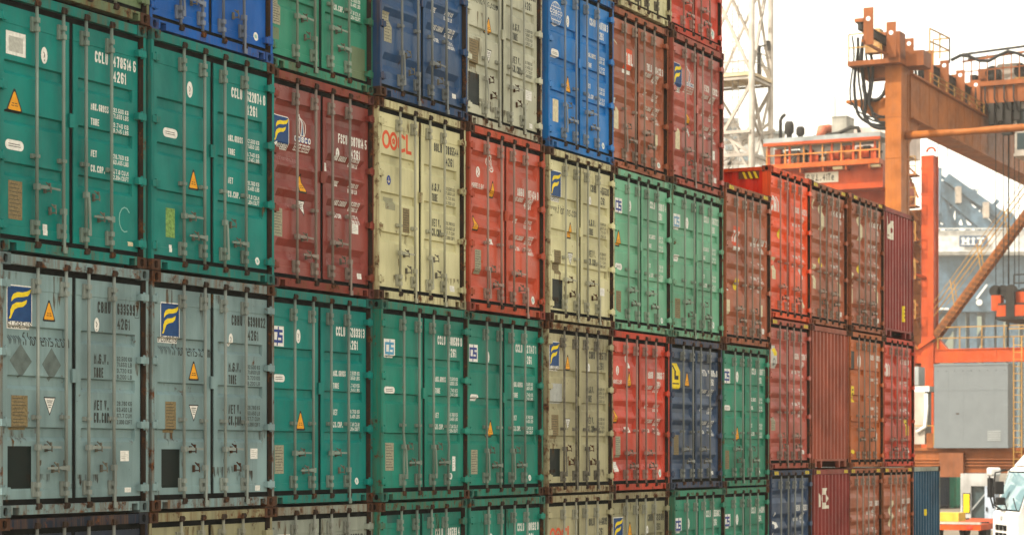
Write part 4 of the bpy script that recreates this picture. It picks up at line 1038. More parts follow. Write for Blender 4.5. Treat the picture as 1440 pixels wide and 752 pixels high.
mb = MB(); mb.box(ax - 1.15, ax + .5, ay - 5.42, ay - 2.05, 3.52, 7.15); mb.box(ax - 1.17, ax + .52, ay - 5.44, ay - 2.03, 7.15, 7.24); mb.box(ax - 1.158, ax + .5, ay - 5.43, ay - 2.04, 6.02, 6.06); mb.box(ax - 1.17, ax + .5, ay - 5.44, ay - 2.03, 3.42, 3.55)
for t in (2.7, 3.4, 4.1, 4.8): mb.box(ax - 1.154, ax - 1.1, ay - t - .012, ay - t + .012, 3.6, 7.1)
part(g, 'generator_house', mb, flat((.128, .144, .152), .5, key='house_grey_paint', var=.10, scale=1.5))
for k in range(9):
    mb = MB(); mb.box(ax - 1.165, ax - 1.15, ay - 2.25 - k * .38, ay - 2.22 - k * .38, 6.9, 6.93); part(g, 'bolt', mb, DKSTEEL)
mb = MB(); mb.box(ax - 1.162, ax - 1.15, ay - 3.2, ay - 3.06, 4.95, 5.0); part(g, 'latch', mb, RUST)
mb = MB()
for k in range(6): mb.box(ax - 1.17, ax - 1.15, ay - 5.1, ay - 4.5, 3.75 + k * .08, 3.79 + k * .08)
part(g, 'vent_grille', mb, GREYP)
for (y0, y1, z0, z1, m_) in ((-1.55, -.40, 3.6, 6.0, CREAMP), (-1.75, -.40, 6.0, 6.25, WHITEP), (-1.25, -.45, 6.3, 7.15, GREYP), (-1.95, -1.62, 3.42, 4.1, ORANGED)):
    mb = MB(); mb.box(ax - .9, ax + .2, ay + y0, ay + y1, z0, z1); part(g, 'equipment_housing', mb, m_)
mb = MB(); mb.tube([(ax - .95, ay - 1.62, 5.9), (ax - 1.0, ay - 1.66, 5.2), (ax - 1.0, ay - 1.6, 4.4), (ax - .95, ay - 1.2, 4.15)], .09, 8); part(g, 'coolant_pipe', mb, WHITEP)
part(g, 'guard_rail', rail_mb([(ax - 1.0, ay + .6, 3.44), (ax - 1.0, ay - 2.0, 3.44)], 1.0, .02, False), YELR)
mb = MB()
for y in (-5.62, -5.98): mb.bar((ax - .9, ay + y, 2.3), (ax - .9, ay + y, 8.4), .045)
for k in range(18): mb.bar((ax - .9, ay - 5.62, 2.6 + k * .32), (ax - .9, ay - 5.98, 2.6 + k * .32), .035)
part(g, 'ladder', mb, YELR)
for y in (-12.2, 1.6):
    for dx in (-1.6, 1.6):
        mb = MB(); mb.tube([(ax + dx - .3, ay + y, .8), (ax + dx + .3, ay + y, .8)], .8, 18); part(g, 'wheel', mb, BLKRUB)
        mb = MB(); mb.box(ax + dx - .45, ax + dx + .45, ay + y - .35, ay + y + .35, .9, 2.3); part(g, 'wheel_bracket', mb, ORANGED)
# trolley on the girder
tx = ax + 14.3
t = thing('crane_trolley', 'rust orange hoist trolley riding on the orange crane girder', 'crane trolley', (tx, ay, 21.0))
mb = MB(); mb.box(tx, tx + .5, ay - 9.5, ay + .65, 21.45, 22.35); mb.box(tx + 6.5, tx + 7.0, ay - 9.5, ay + .65, 21.45, 22.35); mb.box(tx, tx + 7, ay + .35, ay + .65, 21.45, 22.35); mb.box(tx - .15, tx + 7.2, ay - 9.5, ay + .8, 22.35, 22.6)
part(t, 'trolley_frame', mb, ORANGED)
for dx in (.5, 1.7, 5.2, 6.5):
    mb = MB(); mb.tube([(tx + dx, ay - .12, 21.28), (tx + dx, ay + .12, 21.28)], .27, 14); part(t, 'wheel', mb, DKSTEEL)
for k, (y0, y1, z1, x0) in enumerate(((-.4, .1, 23.5, 1.2), (-2.3, -1.0, 23.6, .8), (-3.6, -2.6, 23.3, 2.0))):
    mb = MB(); mb.box(tx + x0, tx + x0 + 1.6, ay + y0, ay + y1, 22.6, z1); part(t, 'machine_cabinet', mb, (ORANGED, CREAMP, ORANGED)[k])
for k in range(3):
    mb = MB(); mb.tube([(tx + .6, ay - .8 - k * 1.5, 23.15), (tx + 2.6, ay - .8 - k * 1.5, 23.15)], .38, 12); part(t, 'hoist_drum', mb, DKSTEEL)
mb = MB(); mb.box(tx + .3, tx + 2.5, ay - 5.4, ay - 2.75, 22.95, 24.15); part(t, 'switch_cabinet', mb, paint((.30, .34, .37), .1, .5, key='slate_cabinet_paint'))
mb = MB()
for k in range(9): mb.bar((tx + .1, ay + .6 - k * .42, 22.6), (tx + .1, ay + .6 - k * .42, 23.85 + .2 * (k % 3 == 0)), .05)
mb.bar((tx + .1, ay + .65, 23.75), (tx + .1, ay - 2.9, 24.05), .09); mb.bar((tx + .1, ay + .65, 23.2), (tx + .1, ay - 2.9, 23.3), .05)
part(t, 'guard_rail', mb, ORANGED)
mb = MB(); pts = [(tx - .1, ay + 1.2 - k * .5, 23.85 + .22 * math.sin(k * 1.3)) for k in range(10)]; mb.tube(pts, .09, 6); part(t, 'hose', mb, BLKRUB)
mb = MB(); mb.box(tx + .4, tx + 1.4, ay - 2.2, ay - .7, 20.5, 21.45); mb.box(tx + .2, tx + .6, ay - 1.9, ay - 1.4, 19.8, 21.4); mb.box(tx + .2, tx + .6, ay - 1.2, ay - .9, 20.1, 21.4); part(t, 'sheave_block', mb, DKSTEEL)
for k, (dx, dy) in enumerate(((1.7, -.72), (1.7, -1.12), (1.7, -1.42), (1.7, -1.72), (4.5, -.72), (4.5, -1.3))):
    mb = MB(); mb.tube([(tx + dx, ay + dy, 21.5), (tx + dx, ay + dy, 12.1)], .022, 5); part(t, 'hoist_rope', mb, DKSTEEL)
for k in range(9):
    x_ = tx + .5 + (k % 3) * 1.9; y_ = ay + .2 - k * .42; hh = .5 + .45 * ((k * 7) % 4) / 3
    mb = MB(); mb.box(x_, x_ + .5, y_ - .16, y_ + .16, 22.6, 22.6 + hh); mb.tube([(x_ - .1, y_, 22.9), (x_ + .7, y_, 22.9)], .14, 8); part(t, 'motor', mb, (DKSTEEL, ORANGED, DKSTEEL)[k % 3])
for k in range(6):
    mb = MB(); mb.tube([(tx - .12, ay + .4 - k * .5, 22.3), (tx - .2, ay + .38 - k * .5, 21.6), (tx - .1, ay + .2 - k * .5, 21.2 - .12 * (k % 3)), (tx + .2, ay + .0 - k * .5, 21.0)], .05, 5); part(t, 'hose', mb, BLKRUB)
mb = MB(); mb.bar((tx + .2, ay + .7, 24.15), (tx + .2, ay - 3.2, 24.35), .16, .1); mb.bar((tx + 1.4, ay + .7, 24.1), (tx + 1.4, ay - 3.2, 24.3), .12, .1); part(t, 'busbar', mb, DKSTEEL)
for k in range(4):
    mb = MB(); mb.box(tx - .06, tx + .5, ay - .9 - k * .45 - .14, ay - .9 - k * .45 + .14, 20.3 + .2 * (k % 2), 21.45); part(t, 'hanger_plate', mb, DKSTEEL)
# operator cab
c = thing('operator_cab', 'white operator cab hanging below the trolley at the right edge', 'crane cab', (tx + .3, ay - 2.1, 18.7))
mb = MB(); x0, x1, y0, y1 = tx + .3, tx + 2.6, ay - 4.4, ay - 2.05
mb.box(x0, x1, y0, y1, 18.75, 21.5); mb.box(x0 - .06, x1, y0, y1 + .06, 21.5, 21.62); mb.box(x0 - .05, x1, y0, y1 + .05, 18.65, 18.78); part(c, 'cab_body', mb, CREAMP)
for z0, z1 in ((20.05, 21.1), (18.98, 19.85)):
    for q in range(2):
        mb = MB(); mb.box(x0 - .015, x0 + .05, y1 - .12 - q * 1.15 - 1.0, y1 - .12 - q * 1.15, z0, z1); w_ = part(c, 'window', mb, GLASS)
part(c, 'guard_rail', rail_mb([(x0, y1, 21.62), (x0, y0, 21.62)], 1.1, .025, True, .5), YELR)
mb = MB(); mb.bar((x0 + .2, y1 + .02, 20.5), (x0 + .2, y1 + .85, 20.55), .14, .12); mb.box(x0 + .1, x0 + .3, y1 + .1, y1 + .3, 20.3, 20.8); part(c, 'arm', mb, CREAMP)
# headblock and spreader
h = thing('hoist_headblock', 'red headblock with dark sheaves hanging from the crane ropes', 'crane spreader', (tx + 1.7, ay - 2.5, 10.2))
mb = MB(); mb.box(tx + .9, tx + 5.2, ay - 5.5, ay - .95, 10.35, 10.95); mb.box(tx + 1.2, tx + 5.0, ay - 5.5, ay - 1.7, 11.05, 11.65); part(h, 'block_frame', mb, REDO)
mb = MB(); mb.box(tx + .88, tx + 5.25, ay - 5.5, ay - .9, 10.2, 10.36); mb.box(tx + 1.0, tx + 5.1, ay - 5.5, ay - 1.0, 10.95, 11.06); mb.box(tx + .85, tx + 1.3, ay - 1.9, ay - 1.45, 10.3, 11.9); part(h, 'block_plate', mb, DKSTEEL)
for dx in (1.7, 4.5):
    for dy in (-.72, -1.12, -1.55):
        mb = MB(); mb.tube([(tx + dx - .12, ay + dy, 11.75), (tx + dx + .12, ay + dy, 11.75)], .33, 14); part(h, 'sheave', mb, DKSTEEL)
mb = MB(); mb.box(tx + 1.2, tx + 1.9, ay - 1.1, ay - .6, 10.7, 11.5); part(h, 'sheave_guard', mb, REDO)
part(h, 'guard_rail', rail_mb([(tx + 1.2, ay - 1.8, 11.65), (tx + 1.2, ay - 5.4, 11.65)], .9, .03), DKSTEEL)

# ---- red gantry crane behind it
B0 = base_at(1307, 125); bx, by = B0.x, B0.y
g = thing('gantry_crane', 'red gantry crane with white load sign, behind the orange one', 'crane', B0)
mb = MB(); mb.box(bx - .45, bx + .45, by - .36, by + .36, 1, 20.4)
for z in (18.1, 19.6): mb.box(bx - .47, bx + .47, by - .38, by + .38, z, z + .12)
mb.box(bx + .30, bx + .38, by - .44, by - .36, 1, 20.4); part(g, 'leg', mb, REDO)
mb = MB(); mb.tube([(bx, by - .35, 20.75 + .25 * math.sin(a)) if 0 else (bx, by - .1 + .25 * math.cos(a), 20.65 + .25 * math.sin(a)) for a in [math.pi * k / 8 for k in range(9)]], .07, 6); part(g, 'lifting_eye', mb, REDO)
mb = MB(); mb.box(bx + .1, bx + .5, by + .55, by + 1.25, 1, 17.2); mb.box(bx + .05, bx + .55, by + .5, by + 1.3, 17.2, 17.35)
for k in range(12): mb.bar((bx + .05, by + .5, 3 + k * 1.2), (bx + .05, by + 1.3, 4.1 + k * 1.2), .10); mb.box(bx - .02, bx + .1, by + .5, by + 1.3, 2.9 + k * 1.2, 3.0 + k * 1.2)
part(g, 'ladder_column', mb, ORANGE)
mb = MB(); mb.box(bx - .45, bx + .45, by + 8.7, by + 9.4, 1, 18.6); part(g, 'leg', mb, REDO)
mb = MB(); mb.tube([(bx - .5, by + 1.6, 13.9), (bx - .5, by + .1, 13.3)], .10, 8); mb.bar((bx - .5, by - .45, 9.9), (bx - .5, by + .5, 9.3), .2); part(g, 'brace', mb, REDO)
G0, G1 = by + 2.6, by + 9.5
mb = MB(); mb.box(bx - .6, bx + .6, G0, G1, 18.75, 20.02); mb.box(bx - .75, bx + .75, G0, G1, 18.67, 18.75); mb.box(bx + 1.6, bx + 2.6, G0 - 1, G1, 17.7, 19.2)
part(g, 'cross_girder', mb, REDO)
mb = MB(); mb.box(bx - 1.35, bx + .75, G0, G1, 20.02, 20.30)
for k in range(5): mb.box(bx - 1.3, bx - .6, G0 + .6 + k * 1.4, G0 + .66 + k * 1.4, 19.75, 20.02)
part(g, 'walkway', mb, paint((.46, .095, .015), .12, .5, key='orange_walkway_paint'))
part(g, 'guard_rail', rail_mb([(bx - 1.3, G0, 20.3), (bx - 1.3, G1, 20.3)], 1.05, .03, True, 1.1), paint((.62, .25, .06), .15, .5, key='orange_rail_paint'))
mb = MB(); mb.box(bx - 1.5, bx + 1.6, G0 - .1, G1 + .15, 21.55, 21.82); part(g, 'canopy', mb, GREYP)
mb = MB(); mb.box(bx - 1.52, bx - 1.42, G0 - .1, G1 + .15, 21.38, 21.55)
for k in range(6): mb.bar((bx - 1.2, G0 + .3 + k * 1.3, 20.3), (bx - 1.2, G0 + .3 + k * 1.3, 21.5), .12)
part(g, 'canopy_frame', mb, REDO)
for (y0, y1, z1, m_) in ((7.8, 8.6, 21.2, GREYP), (6.3, 7.7, 21.35, WHITEP), (4.9, 6.2, 21.3, WHITEP), (3.3, 4.6, 21.0, REDO), (2.7, 3.2, 21.3, CREAMP), (8.7, 9.3, 21.1, GREYP)):
    mb = MB(); mb.box(bx - .5, bx + .9, by + y0, by + y1, 20.3, z1); mb.box(bx - .53, bx - .5, by + y0 + .15, by + y1 - .15, 20.45, z1 - .15); part(g, 'machine_cabinet', mb, m_)
for k in range(3):
    mb = MB(); mb.tube([(bx - .9, by + 3.3 + k * .9, 20.65), (bx - .9, by + 3.9 + k * .9, 20.65)], .26, 10); part(g, 'motor', mb, (REDO, ORANGED, REDO)[k])
rr_ = random.Random(5)
for k in range(16):
    y_ = by + 2.9 + k * .39; hh = rr_.uniform(.3, .95); mb = MB(); mb.box(bx - 1.0, bx - .55, y_, y_ + rr_.uniform(.12, .4), 20.3, 20.3 + hh)
    mb.bar((bx - .8, y_, 20.3 + hh), (bx - .8, y_ + .5, 20.3 + hh * .6), .06); part(g, 'switch_box', mb, (REDO, DKSTEEL, ORANGED, CREAMP, REDO)[k % 5])
mb = MB(); mb.tube([(bx - .7, by + 2.6, 20.75), (bx - .7, by + 6.5, 20.7), (bx - .7, by + 8.0, 20.9)], .07, 6); part(g, 'conduit', mb, DKSTEEL)
mb = MB(); mb.box(bx - .3, bx + 1.2, by + 4.9, by + 5.8, 21.82, 23.0); mb.box(bx - .33, bx + 1.22, by + 4.87, by + 5.83, 23.0, 23.08); part(g, 'roof_cabinet', mb, paint((.32, .31, .27), .2, .5, key='dull_cabinet_paint'))
mb = MB(); mb.tube([(bx - .3, by + 6.5, 21.85), (bx - .3, by + 6.4, 22.35), (bx + .5, by + 6.3, 22.5), (bx + .9, by + 6.3, 21.9)], .3, 10); part(g, 'air_duct', mb, paint((.55, .16, .09), .2, .5, key='red_duct_paint'))
mb = MB(); mb.tube([(bx - .3, by + 7.0, 21.9), (bx - .3, by + 5.4, 22.05), (bx - .3, by + 4.6, 22.35), (bx - .3, by + 4.2, 22.3), (bx - .3, by + 4.1, 21.9)], .12, 8); part(g, 'exhaust_hose', mb, DKSTEEL)
mb = MB(); mb.box(bx + 2.5, bx + 6, by + 2.2, by + 5.3, 21.0, 22.75)
for k in range(6): mb.box(bx + 2.48, bx + 2.5, by + 2.4 + k * .5, by + 2.44 + k * .5, 21.2, 22.7)
part(g, 'machinery_house', mb, paint((.62, .52, .46), .1, .5, key='pinkish_panel_paint'))
mb = MB(); mb.tube([(bx, by + 9.1, 21.8), (bx, by + 9.1, 23.1), (bx, by + 9.0, 23.3), (bx, by + 8.8, 23.45)], .11, 8); part(g, 'exhaust_pipe', mb, DKSTEEL)
for dy, r, hh in ((8.55, .30, 1.2), (7.85, .27, .85)):
    mb = MB(); mb.tube([(bx, by + dy, 21.8), (bx, by + dy, 21.8 + hh * .35), (bx, by + dy, 21.8 + hh * .45), (bx, by + dy, 21.8 + hh * .85), (bx, by + dy, 21.8 + hh)], [r * .6, r * .6, r, r, r * .7], 8); part(g, 'vent_cowl', mb, DKSTEEL)
mb = MB(); mb.bar((bx, by + 5.7, 22.9), (bx, by + 5.7, 24.3), .05); part(g, 'aerial', mb, DKSTEEL)
# load sign: S.W.L. 41Te
p = Print(); y0 = by + 7.35
p.rect(0, 0, 2.05, .62, 0, 0)
xx = .10
for ch in ('S', '.', 'W', '.', 'L', '.', ' ', '4', '1', 'T'): xx = p.text(ch, xx, .12, .40, .42, .13, 1, 1, gap=.30 if ch not in '. ' else .1)
p.text('e', xx, .12, .40, .40, .13, 1, 1)
sb = p.build(lambda a, b: 0, step=.006)
nb = MB(); nb.m = sb.m; nb.f = sb.f; nb.v = [(bx - .62 + v[1], y0 - v[0], 19.15 + v[2]) for v in sb.v]
part(g, 'load_sign', nb, [flat((.60, .57, .48), .6, key='sign_board', var=.15), BLACKP])
for y in (by + 9.0, by + 5.2, by + 3.0):
    mb = MB(); mb.box(bx - 1.1, bx - .7, y - .3, y + .3, 19.85, 20.0); part(g, 'floodlight', mb, flat((.75, .66, .42), .5, key='lamp_cover'))
# walkway beam on the right and the stair that climbs from it
mb = MB(); mb.box(bx - .35, bx + .35, by - 14, by + 1.4, 8.45, 9.12); mb.box(bx - .40, bx + .40, by - 14, by + 1.4, 9.12, 9.18); mb.box(bx - .40, bx + .40, by - 14, by + 1.4, 8.39, 8.45)
for k in range(6): mb.box(bx - .372, bx - .35, by - 1.8 - k * 2.2, by - 1.74 - k * 2.2, 8.45, 9.12)
part(g, 'walkway_beam', mb, REDO)
mb = MB(); P = [(by - .3, 9.18), (by - 1.1, 9.18), (by - .3, 10.2)]
mb.face([(bx - .3, y, z) for y, z in P]); mb.face([(bx + .3, y, z) for y, z in P][::-1]); mb.face([(bx - .3, P[1][0], P[1][1]), (bx + .3, P[1][0], P[1][1]), (bx + .3, P[2][0], P[2][1]), (bx - .3, P[2][0], P[2][1])]); part(g, 'gusset', mb, REDO)
part(g, 'guard_rail', rail_mb([(bx - .38, by - .6, 9.18), (bx - .38, by - 7.0, 9.18)], 1.25, .03, True, 1.15), YELR)
part(g, 'guard_rail', rail_mb([(bx - .5, by - 4.7, 9.18), (bx - .5, by - 4.7, 9.2), (bx - .5, by - 7, 9.2)], 2.1, .035, True, 1.0), YELR)
S0 = Vector((bx - .4, by - .15, 9.6)); S1 = Vector((bx - .4, by - 6.3, 17.6))
for dx in (0, .8):
    mb = MB(); mb.bar(S0 + Vector((dx, 0, 0)), S1 + Vector((dx, 0, 0)), .06, .42, 0); part(g, 'stair_stringer', mb, paint((.24, .08, .02), .35, .6, key='brown_stair_paint'))
n = 30
for k in range(n):
    p_ = S0.lerp(S1, (k + .5) / n); mb = MB(); mb.box(p_.x - .05, p_.x + .85, p_.y - .16, p_.y + .12, p_.z - .02, p_.z + .03); mb.box(p_.x - .05, p_.x - .03, p_.y - .16, p_.y + .12, p_.z - .16, p_.z - .02); part(g, 'stair_tread', mb, paint((.12, .045, .015), .4, .6, key='brown_tread_paint'))
for dx in (-.02, .82):
    mb = MB()
    for hh in (.55, .85, 1.15): mb.bar(S0 + Vector((dx, .35, hh * 1.35)), S1 + Vector((dx, .35, hh * 1.35)), .03)
    for k in range(5):
        q = S0.lerp(S1, k / 4.0); mb.bar(q + Vector((dx, .1, 0)), q + Vector((dx, .35, 1.55)), .05)
    part(g, 'stair_rail', mb, YELR)
mb = MB()
for dy in (1.0, 1.35): mb.bar((bx - .8, by + dy, 2), (bx - .8, by + dy, 21.5), .09)
for k in range(60): mb.bar((bx - .8, by + 1.0, 2.3 + k * .32), (bx - .8, by + 1.35, 2.3 + k * .32), .06)
for k in range(14):
    z = 4 + k * 1.25
    pts = [(bx - .8 - .55 * math.sin(a), by + 1.17 + .4 * math.cos(a), z) for a in [math.pi * i / 6 for i in range(7)]]
    mb.tube(pts, .035, 4)
part(g, 'caged_ladder', mb, YELR)
mb = MB()
for k in range(9): mb.bar((bx - .6, by + .5, 9.2 + k * 1.25), (bx - .6, by + 1.7 - .7 * (k % 2), 10.4 + k * 1.25), .10)
part(g, 'ladder_brace', mb, ORANGE)
for z in (10.9, 13.2, 15.4, 17.4, 19.2):
    mb = MB(); mb.box(bx - 1.2, bx - .2, by + .5, by + 2.0, z, z + .1); part(g, 'rest_platform', mb, ORANGED)
    part(g, 'guard_rail', rail_mb([(bx - 1.2, by + .5, z), (bx - 1.2, by + 2.0, z)], 1.1, .025, True, .7), YELR)
for k, (dy, z0) in enumerate(((1.6, 12.6), (1.3, 15.9), (.9, 17.6), (1.5, 19.3), (.8, 13.9), (1.2, 11.6))):
    mb = MB(); mb.box(bx - .9, bx - .6, by + dy - .16, by + dy + .16, z0, z0 + .45); part(g, 'junction_box', mb, (CREAMP, YELR, ORANGED)[k % 3])
for dy in (1.9, -.5, -1.05):
    mb = MB(); mb.bar((bx, by + dy, 20.3), (bx, by + dy, 24.5), .04); part(g, 'aerial', mb, DKSTEEL)

# ---- white lattice tower
T0 = base_at(1057, 140); qx, qy = T0.x, T0.y; W_ = 3.7
g = thing('lattice_tower', 'cream white lattice tower with a railed platform, right of the tallest stack', 'tower', T0)
LG = [(qx, qy), (qx + W_, qy), (qx + W_, qy + W_), (qx, qy + W_)]
for i, (x, y) in enumerate(LG):
    mb = MB(); mb.tube([(x, y, 0), (x, y, 44)], .21 if i == 0 else .19, 10); part(g, 'leg', mb, CREAMP)
lev = [1, 10.2, 21.0, 27.6, 36.0, 44]
for z0, z1 in zip(lev, lev[1:]):
    for i in range(4):
        a = LG[i]; b = LG[(i + 1) % 4]
        up_ = (i in (0, 1)) ^ (lev.index(z0) % 2 == 1)
        zz = (z0 + .3, z1 - .3)
        mb = MB(); mb.bar((*a, zz[1] if up_ else zz[0]), (*b, zz[0] if up_ else zz[1]), .20)
        part(g, 'brace', mb, CREAMP)
        if True:
            mb = MB(); mb.bar((*a, zz[0] if up_ else zz[1]), (*b, zz[1] if up_ else zz[0]), .15); part(g, 'brace', mb, CREAMP)
        mb = MB(); mb.bar((*a, z1), (*b, z1), .16); part(g, 'strut', mb, CREAMP)
mb = MB()
for i in range(4):
    a = LG[i]; b = LG[(i + 1) % 4]
    mb.bar((*a, 22.6), (*b, 22.6), .2); mb.bar((*a, 25.2), (*b, 22.6), .16)
mb.bar((qx - .5, qy + 8, 22.3), (qx + W_, qy - .3, 24.6), .22); mb.bar((qx - .2, qy + 8, 24.0), (qx - .2, qy, 24.1), .2)
part(g, 'base_truss', mb, CREAMP)
mb = MB(); mb.box(qx - .15, qx + W_ + .15, qy - .15, qy + W_ + .15, 27.75, 27.95)
for k in range(4): mb.box(qx + .1, qx + W_ - .1, qy + .2 + k * 1.05, qy + .35 + k * 1.05, 27.55, 27.75)
part(g, 'platform', mb, [paint((.62, .50, .32), .2, .55, key='ochre_platform_paint')])
part(g, 'guard_rail', rail_mb([(qx, qy + W_, 27.95), (qx, qy, 27.95), (qx + W_, qy, 27.95), (qx + W_, qy + W_, 27.95)], 1.5, .03), CREAMP)
mb = MB(); mb.bar((qx, qy + 2.6, 28), (qx, qy + 2.6, 31), .10); mb.box(qx - .1, qx + .1, qy + 2.4, qy + 2.6, 28, 29.4); mb.box(qx + 1.3, qx + 1.5, qy - .1, qy + .1, 28, 29.9); mb.bar((qx + 1.4, qy, 29.8), (qx + 3.2, qy, 30.3), .1); mb.box(qx + 2.9, qx + 3.4, qy - .1, qy + .2, 29.9, 30.5); part(g, 'floodlight_bracket', mb, DKSTEEL)
mb = MB()
for dy in (1.1, 1.5): mb.bar((qx + .5, qy + dy, 8), (qx + .5, qy + dy, 44), .05)
for k in range(100): mb.bar((qx + .5, qy + 1.1, 9 + k * .34), (qx + .5, qy + 1.5, 9 + k * .34), .03)
for k in range(18):
    z = 12 + k * 1.8
    mb.tube([(qx + .5 - .6 * math.sin(a), qy + 1.3 + .5 * math.cos(a), z) for a in [math.pi * i / 6 for i in range(7)]], .025, 4)
part(g, 'caged_ladder', mb, CREAMP)

# ---- far quay crane in the haze
F0 = base_at(1380, 350)
g = thing('quay_crane', 'hazy blue grey quay crane with a white sign panel, far in the background', 'crane', F0)
HZ = paint((.085, .145, .20), .05, .7, .2, .2, key='blue_grey_crane_paint'); PANEL = paint((.62, .62, .60), .05, .6, .2, .2, key='pale_panel_paint')
U = RGT
def fp(px, py, d=350): return at(px, py, d)
mb = MB()
def slab(mb, x0, x1, y0, y1, d0, d1):
    a = [fp(x0, y1, d0), fp(x1, y1, d0), fp(x1, y0, d0), fp(x0, y0, d0)]; b = [q + FWD * (d1 - d0) for q in a]
    mb.face(a); mb.face(b[::-1])
    for i in range(4): j = (i + 1) % 4; mb.face([a[j], a[i], b[i], b[j]])
slab(mb, 1314, 1475, 358, 438, 350, 362); part(g, 'portal_body', mb, HZ)
mb = MB(); slab(mb, 1314, 1475, 324, 358, 348, 352); part(g, 'sign_panel', mb, PANEL)
mb = MB(); slab(mb, 1316, 1475, 352.5, 354, 347.7, 348); slab(mb, 1316, 1475, 320.5, 322, 347.5, 347.8)
for k in range(20): slab(mb, 1317 + k * 8, 1317.6 + k * 8, 320.5, 324, 347.5, 347.8)
part(g, 'panel_rail', mb, PANEL)
p = Print(); p.rect(0, 0, 4.6, 1.75, 0, 0)
for xq, ch in ((.45, 'H'), (1.93, 'I'), (2.85, 'T')): p.text(ch, xq, .28, 1.2, .95, .27, 1, 1, serif=True)
sb = p.build(lambda a, b: 0, step=.02); O = fp(1349, 346.5, 347.4)
nb = MB(); nb.m = sb.m; nb.f = sb.f; nb.v = [tuple(O + U * v[0] + FWD * v[1] + Vector((0, 0, v[2]))) for v in sb.v]
part(g, 'sign_board', nb, [flat((.05, .09, .15), .5, key='sign_blue'), WHITE])
for (x0, x1) in ((1314, 1322), (1346, 1358), (1364, 1374), (1386, 1398), (1402, 1411), (1420, 1432), (1440, 1475)):
    mb = MB(); slab(mb, x0, x1, 436, 640, 351, 354); part(g, 'leg', mb, HZ)
for (xa, ya, xb, yb) in ((1312, 500, 1350, 440), (1345, 530, 1400, 440), (1380, 500, 1412, 440), (1300, 470, 1332, 430)):
    mb = MB(); mb.bar(fp(xa, ya, 353), fp(xb, yb, 353), 1.1, 1.1, 0); part(g, 'diagonal', mb, HZ)
for d in (352, 358):
    for (xa, ya, xb, yb, w_) in ((1300, 232, 1475, 352, .45), (1300, 240, 1475, 358, .35), (1318, 262, 1400, 330, 2.0), (1330, 250, 1475, 352, 1.5), (1318, 275, 1340, 330, 1.3), (1334, 330, 1372, 268, .7), (1356, 330, 1404, 282, .6), (1318, 318, 1440, 320, .5), (1346, 262, 1346, 330, .5), (1420, 300, 1440, 334, .7), (1316, 300, 1350, 330, .9), (1318, 250, 1346, 330, .7), (1346, 272, 1330, 330, .7), (1350, 275, 1392, 330, 1.0), (1384, 292, 1372, 330, .7), (1376, 286, 1420, 332, .8), (1410, 310, 1402, 332, .6), (1318, 290, 1350, 262, .6), (1360, 300, 1384, 290, .6), (1318, 262, 1316, 330, 1.2), (1338, 258, 1362, 330, .6)):
        mb = MB(); mb.bar(fp(xa, ya, d), fp(xb, yb, d), w_, w_); part(g, 'boom_member', mb, HZ)
mb = MB(); slab(mb, 1345, 1352, 262, 285, 350, 353); slab(mb, 1384, 1391, 284, 306, 350, 353); part(g, 'boom_cabin', mb, paint((.42, .36, .30), .05, .6, key='tan_cabin_paint'))
mb = MB(); mb.bar(fp(1362, 266), fp(1377, 266), .12); mb.bar(fp(1366, 275), fp(1377, 266), .12); part(g, 'stay', mb, HZ)
mb = MB(); mb.bar(fp(1322, 236), fp(1320, 300), .5); part(g, 'mast', mb, HZ)
mb = MB(); mb.tube([fp(1377, 425, 349.9), fp(1377, 425, 349.5)], .5, 10); mb.bar(fp(1373, 420, 349.7), fp(1388, 400, 349.7), .25); mb.bar(fp(1320, 434, 349.7), fp(1334, 434, 349.7), .3); part(g, 'lamp_cover', mb, WHITE)

# ---- buildings and hills far behind
g = thing('warehouse', 'pale grey warehouse far behind the lattice tower', 'building', base_at(1050, 240))
mb = MB(); o_ = base_at(1010, 240)
def wh(x0, x1, y0, y1, d0, d1, root, name, m_):
    mb = MB(); slab(mb, x0, x1, y0, y1, d0, d1); return part(root, name, mb, m_)
wh(990, 1104, 188, 640, 240, 260, g, 'wall', paint((.50, .50, .47), .05, .6, key='pale_wall_paint')); wh(988, 1106, 184, 188, 239.5, 261, g, 'eaves', GREYP)
for k in range(4): wh(1022 + k * 19, 1034 + k * 19, 218, 226, 239.8, 240, g, 'window', flat((.16, .20, .22), .3, key='far_window'))
g2 = thing('office_block', 'pale stepped building beside the tallest stack, behind the white tower', 'building', base_at(1028, 200))
mb = MB(); slab(mb, 1000, 1037, 172, 640, 200, 214); part(g2, 'wall', mb, paint((.56, .54, .50), .05, .6, key='office_wall_paint'))
mb = MB(); slab(mb, 1000, 1038, 166, 172, 199.5, 214.5); part(g2, 'roof', mb, GREYP)
for r_ in range(4):
    for k in range(3): wh(1020 + k * 6, 1024 + k * 6, 180 + r_ * 12, 187 + r_ * 12, 199.8, 200, g2, 'window', flat((.20, .23, .24), .3, key='office_window'))
def hills():
    mb = MB(); N = 60; rows = []
    for j, (d, hh) in enumerate(((900, 0), (1050, 1), (1500, .6))):
        rows.append([CAM + FWD * d + RGT * ((i / N - .42) * 900 * d / 900) + Vector((0, 0, -3.3 + hh * (60 + 40 * math.sin(i * .37) + 22 * math.sin(i * 1.1 + 2)))) for i in range(N + 1)])
    for a, b in zip(rows, rows[1:]):
        for i in range(N): mb.face([a[i], a[i + 1], b[i + 1], b[i]])
    o = add('hills', mb, flat((.05, .075, .045), .9, key='wooded_slope', var=.6, scale=.05)); o['kind'] = 'structure'
hills()

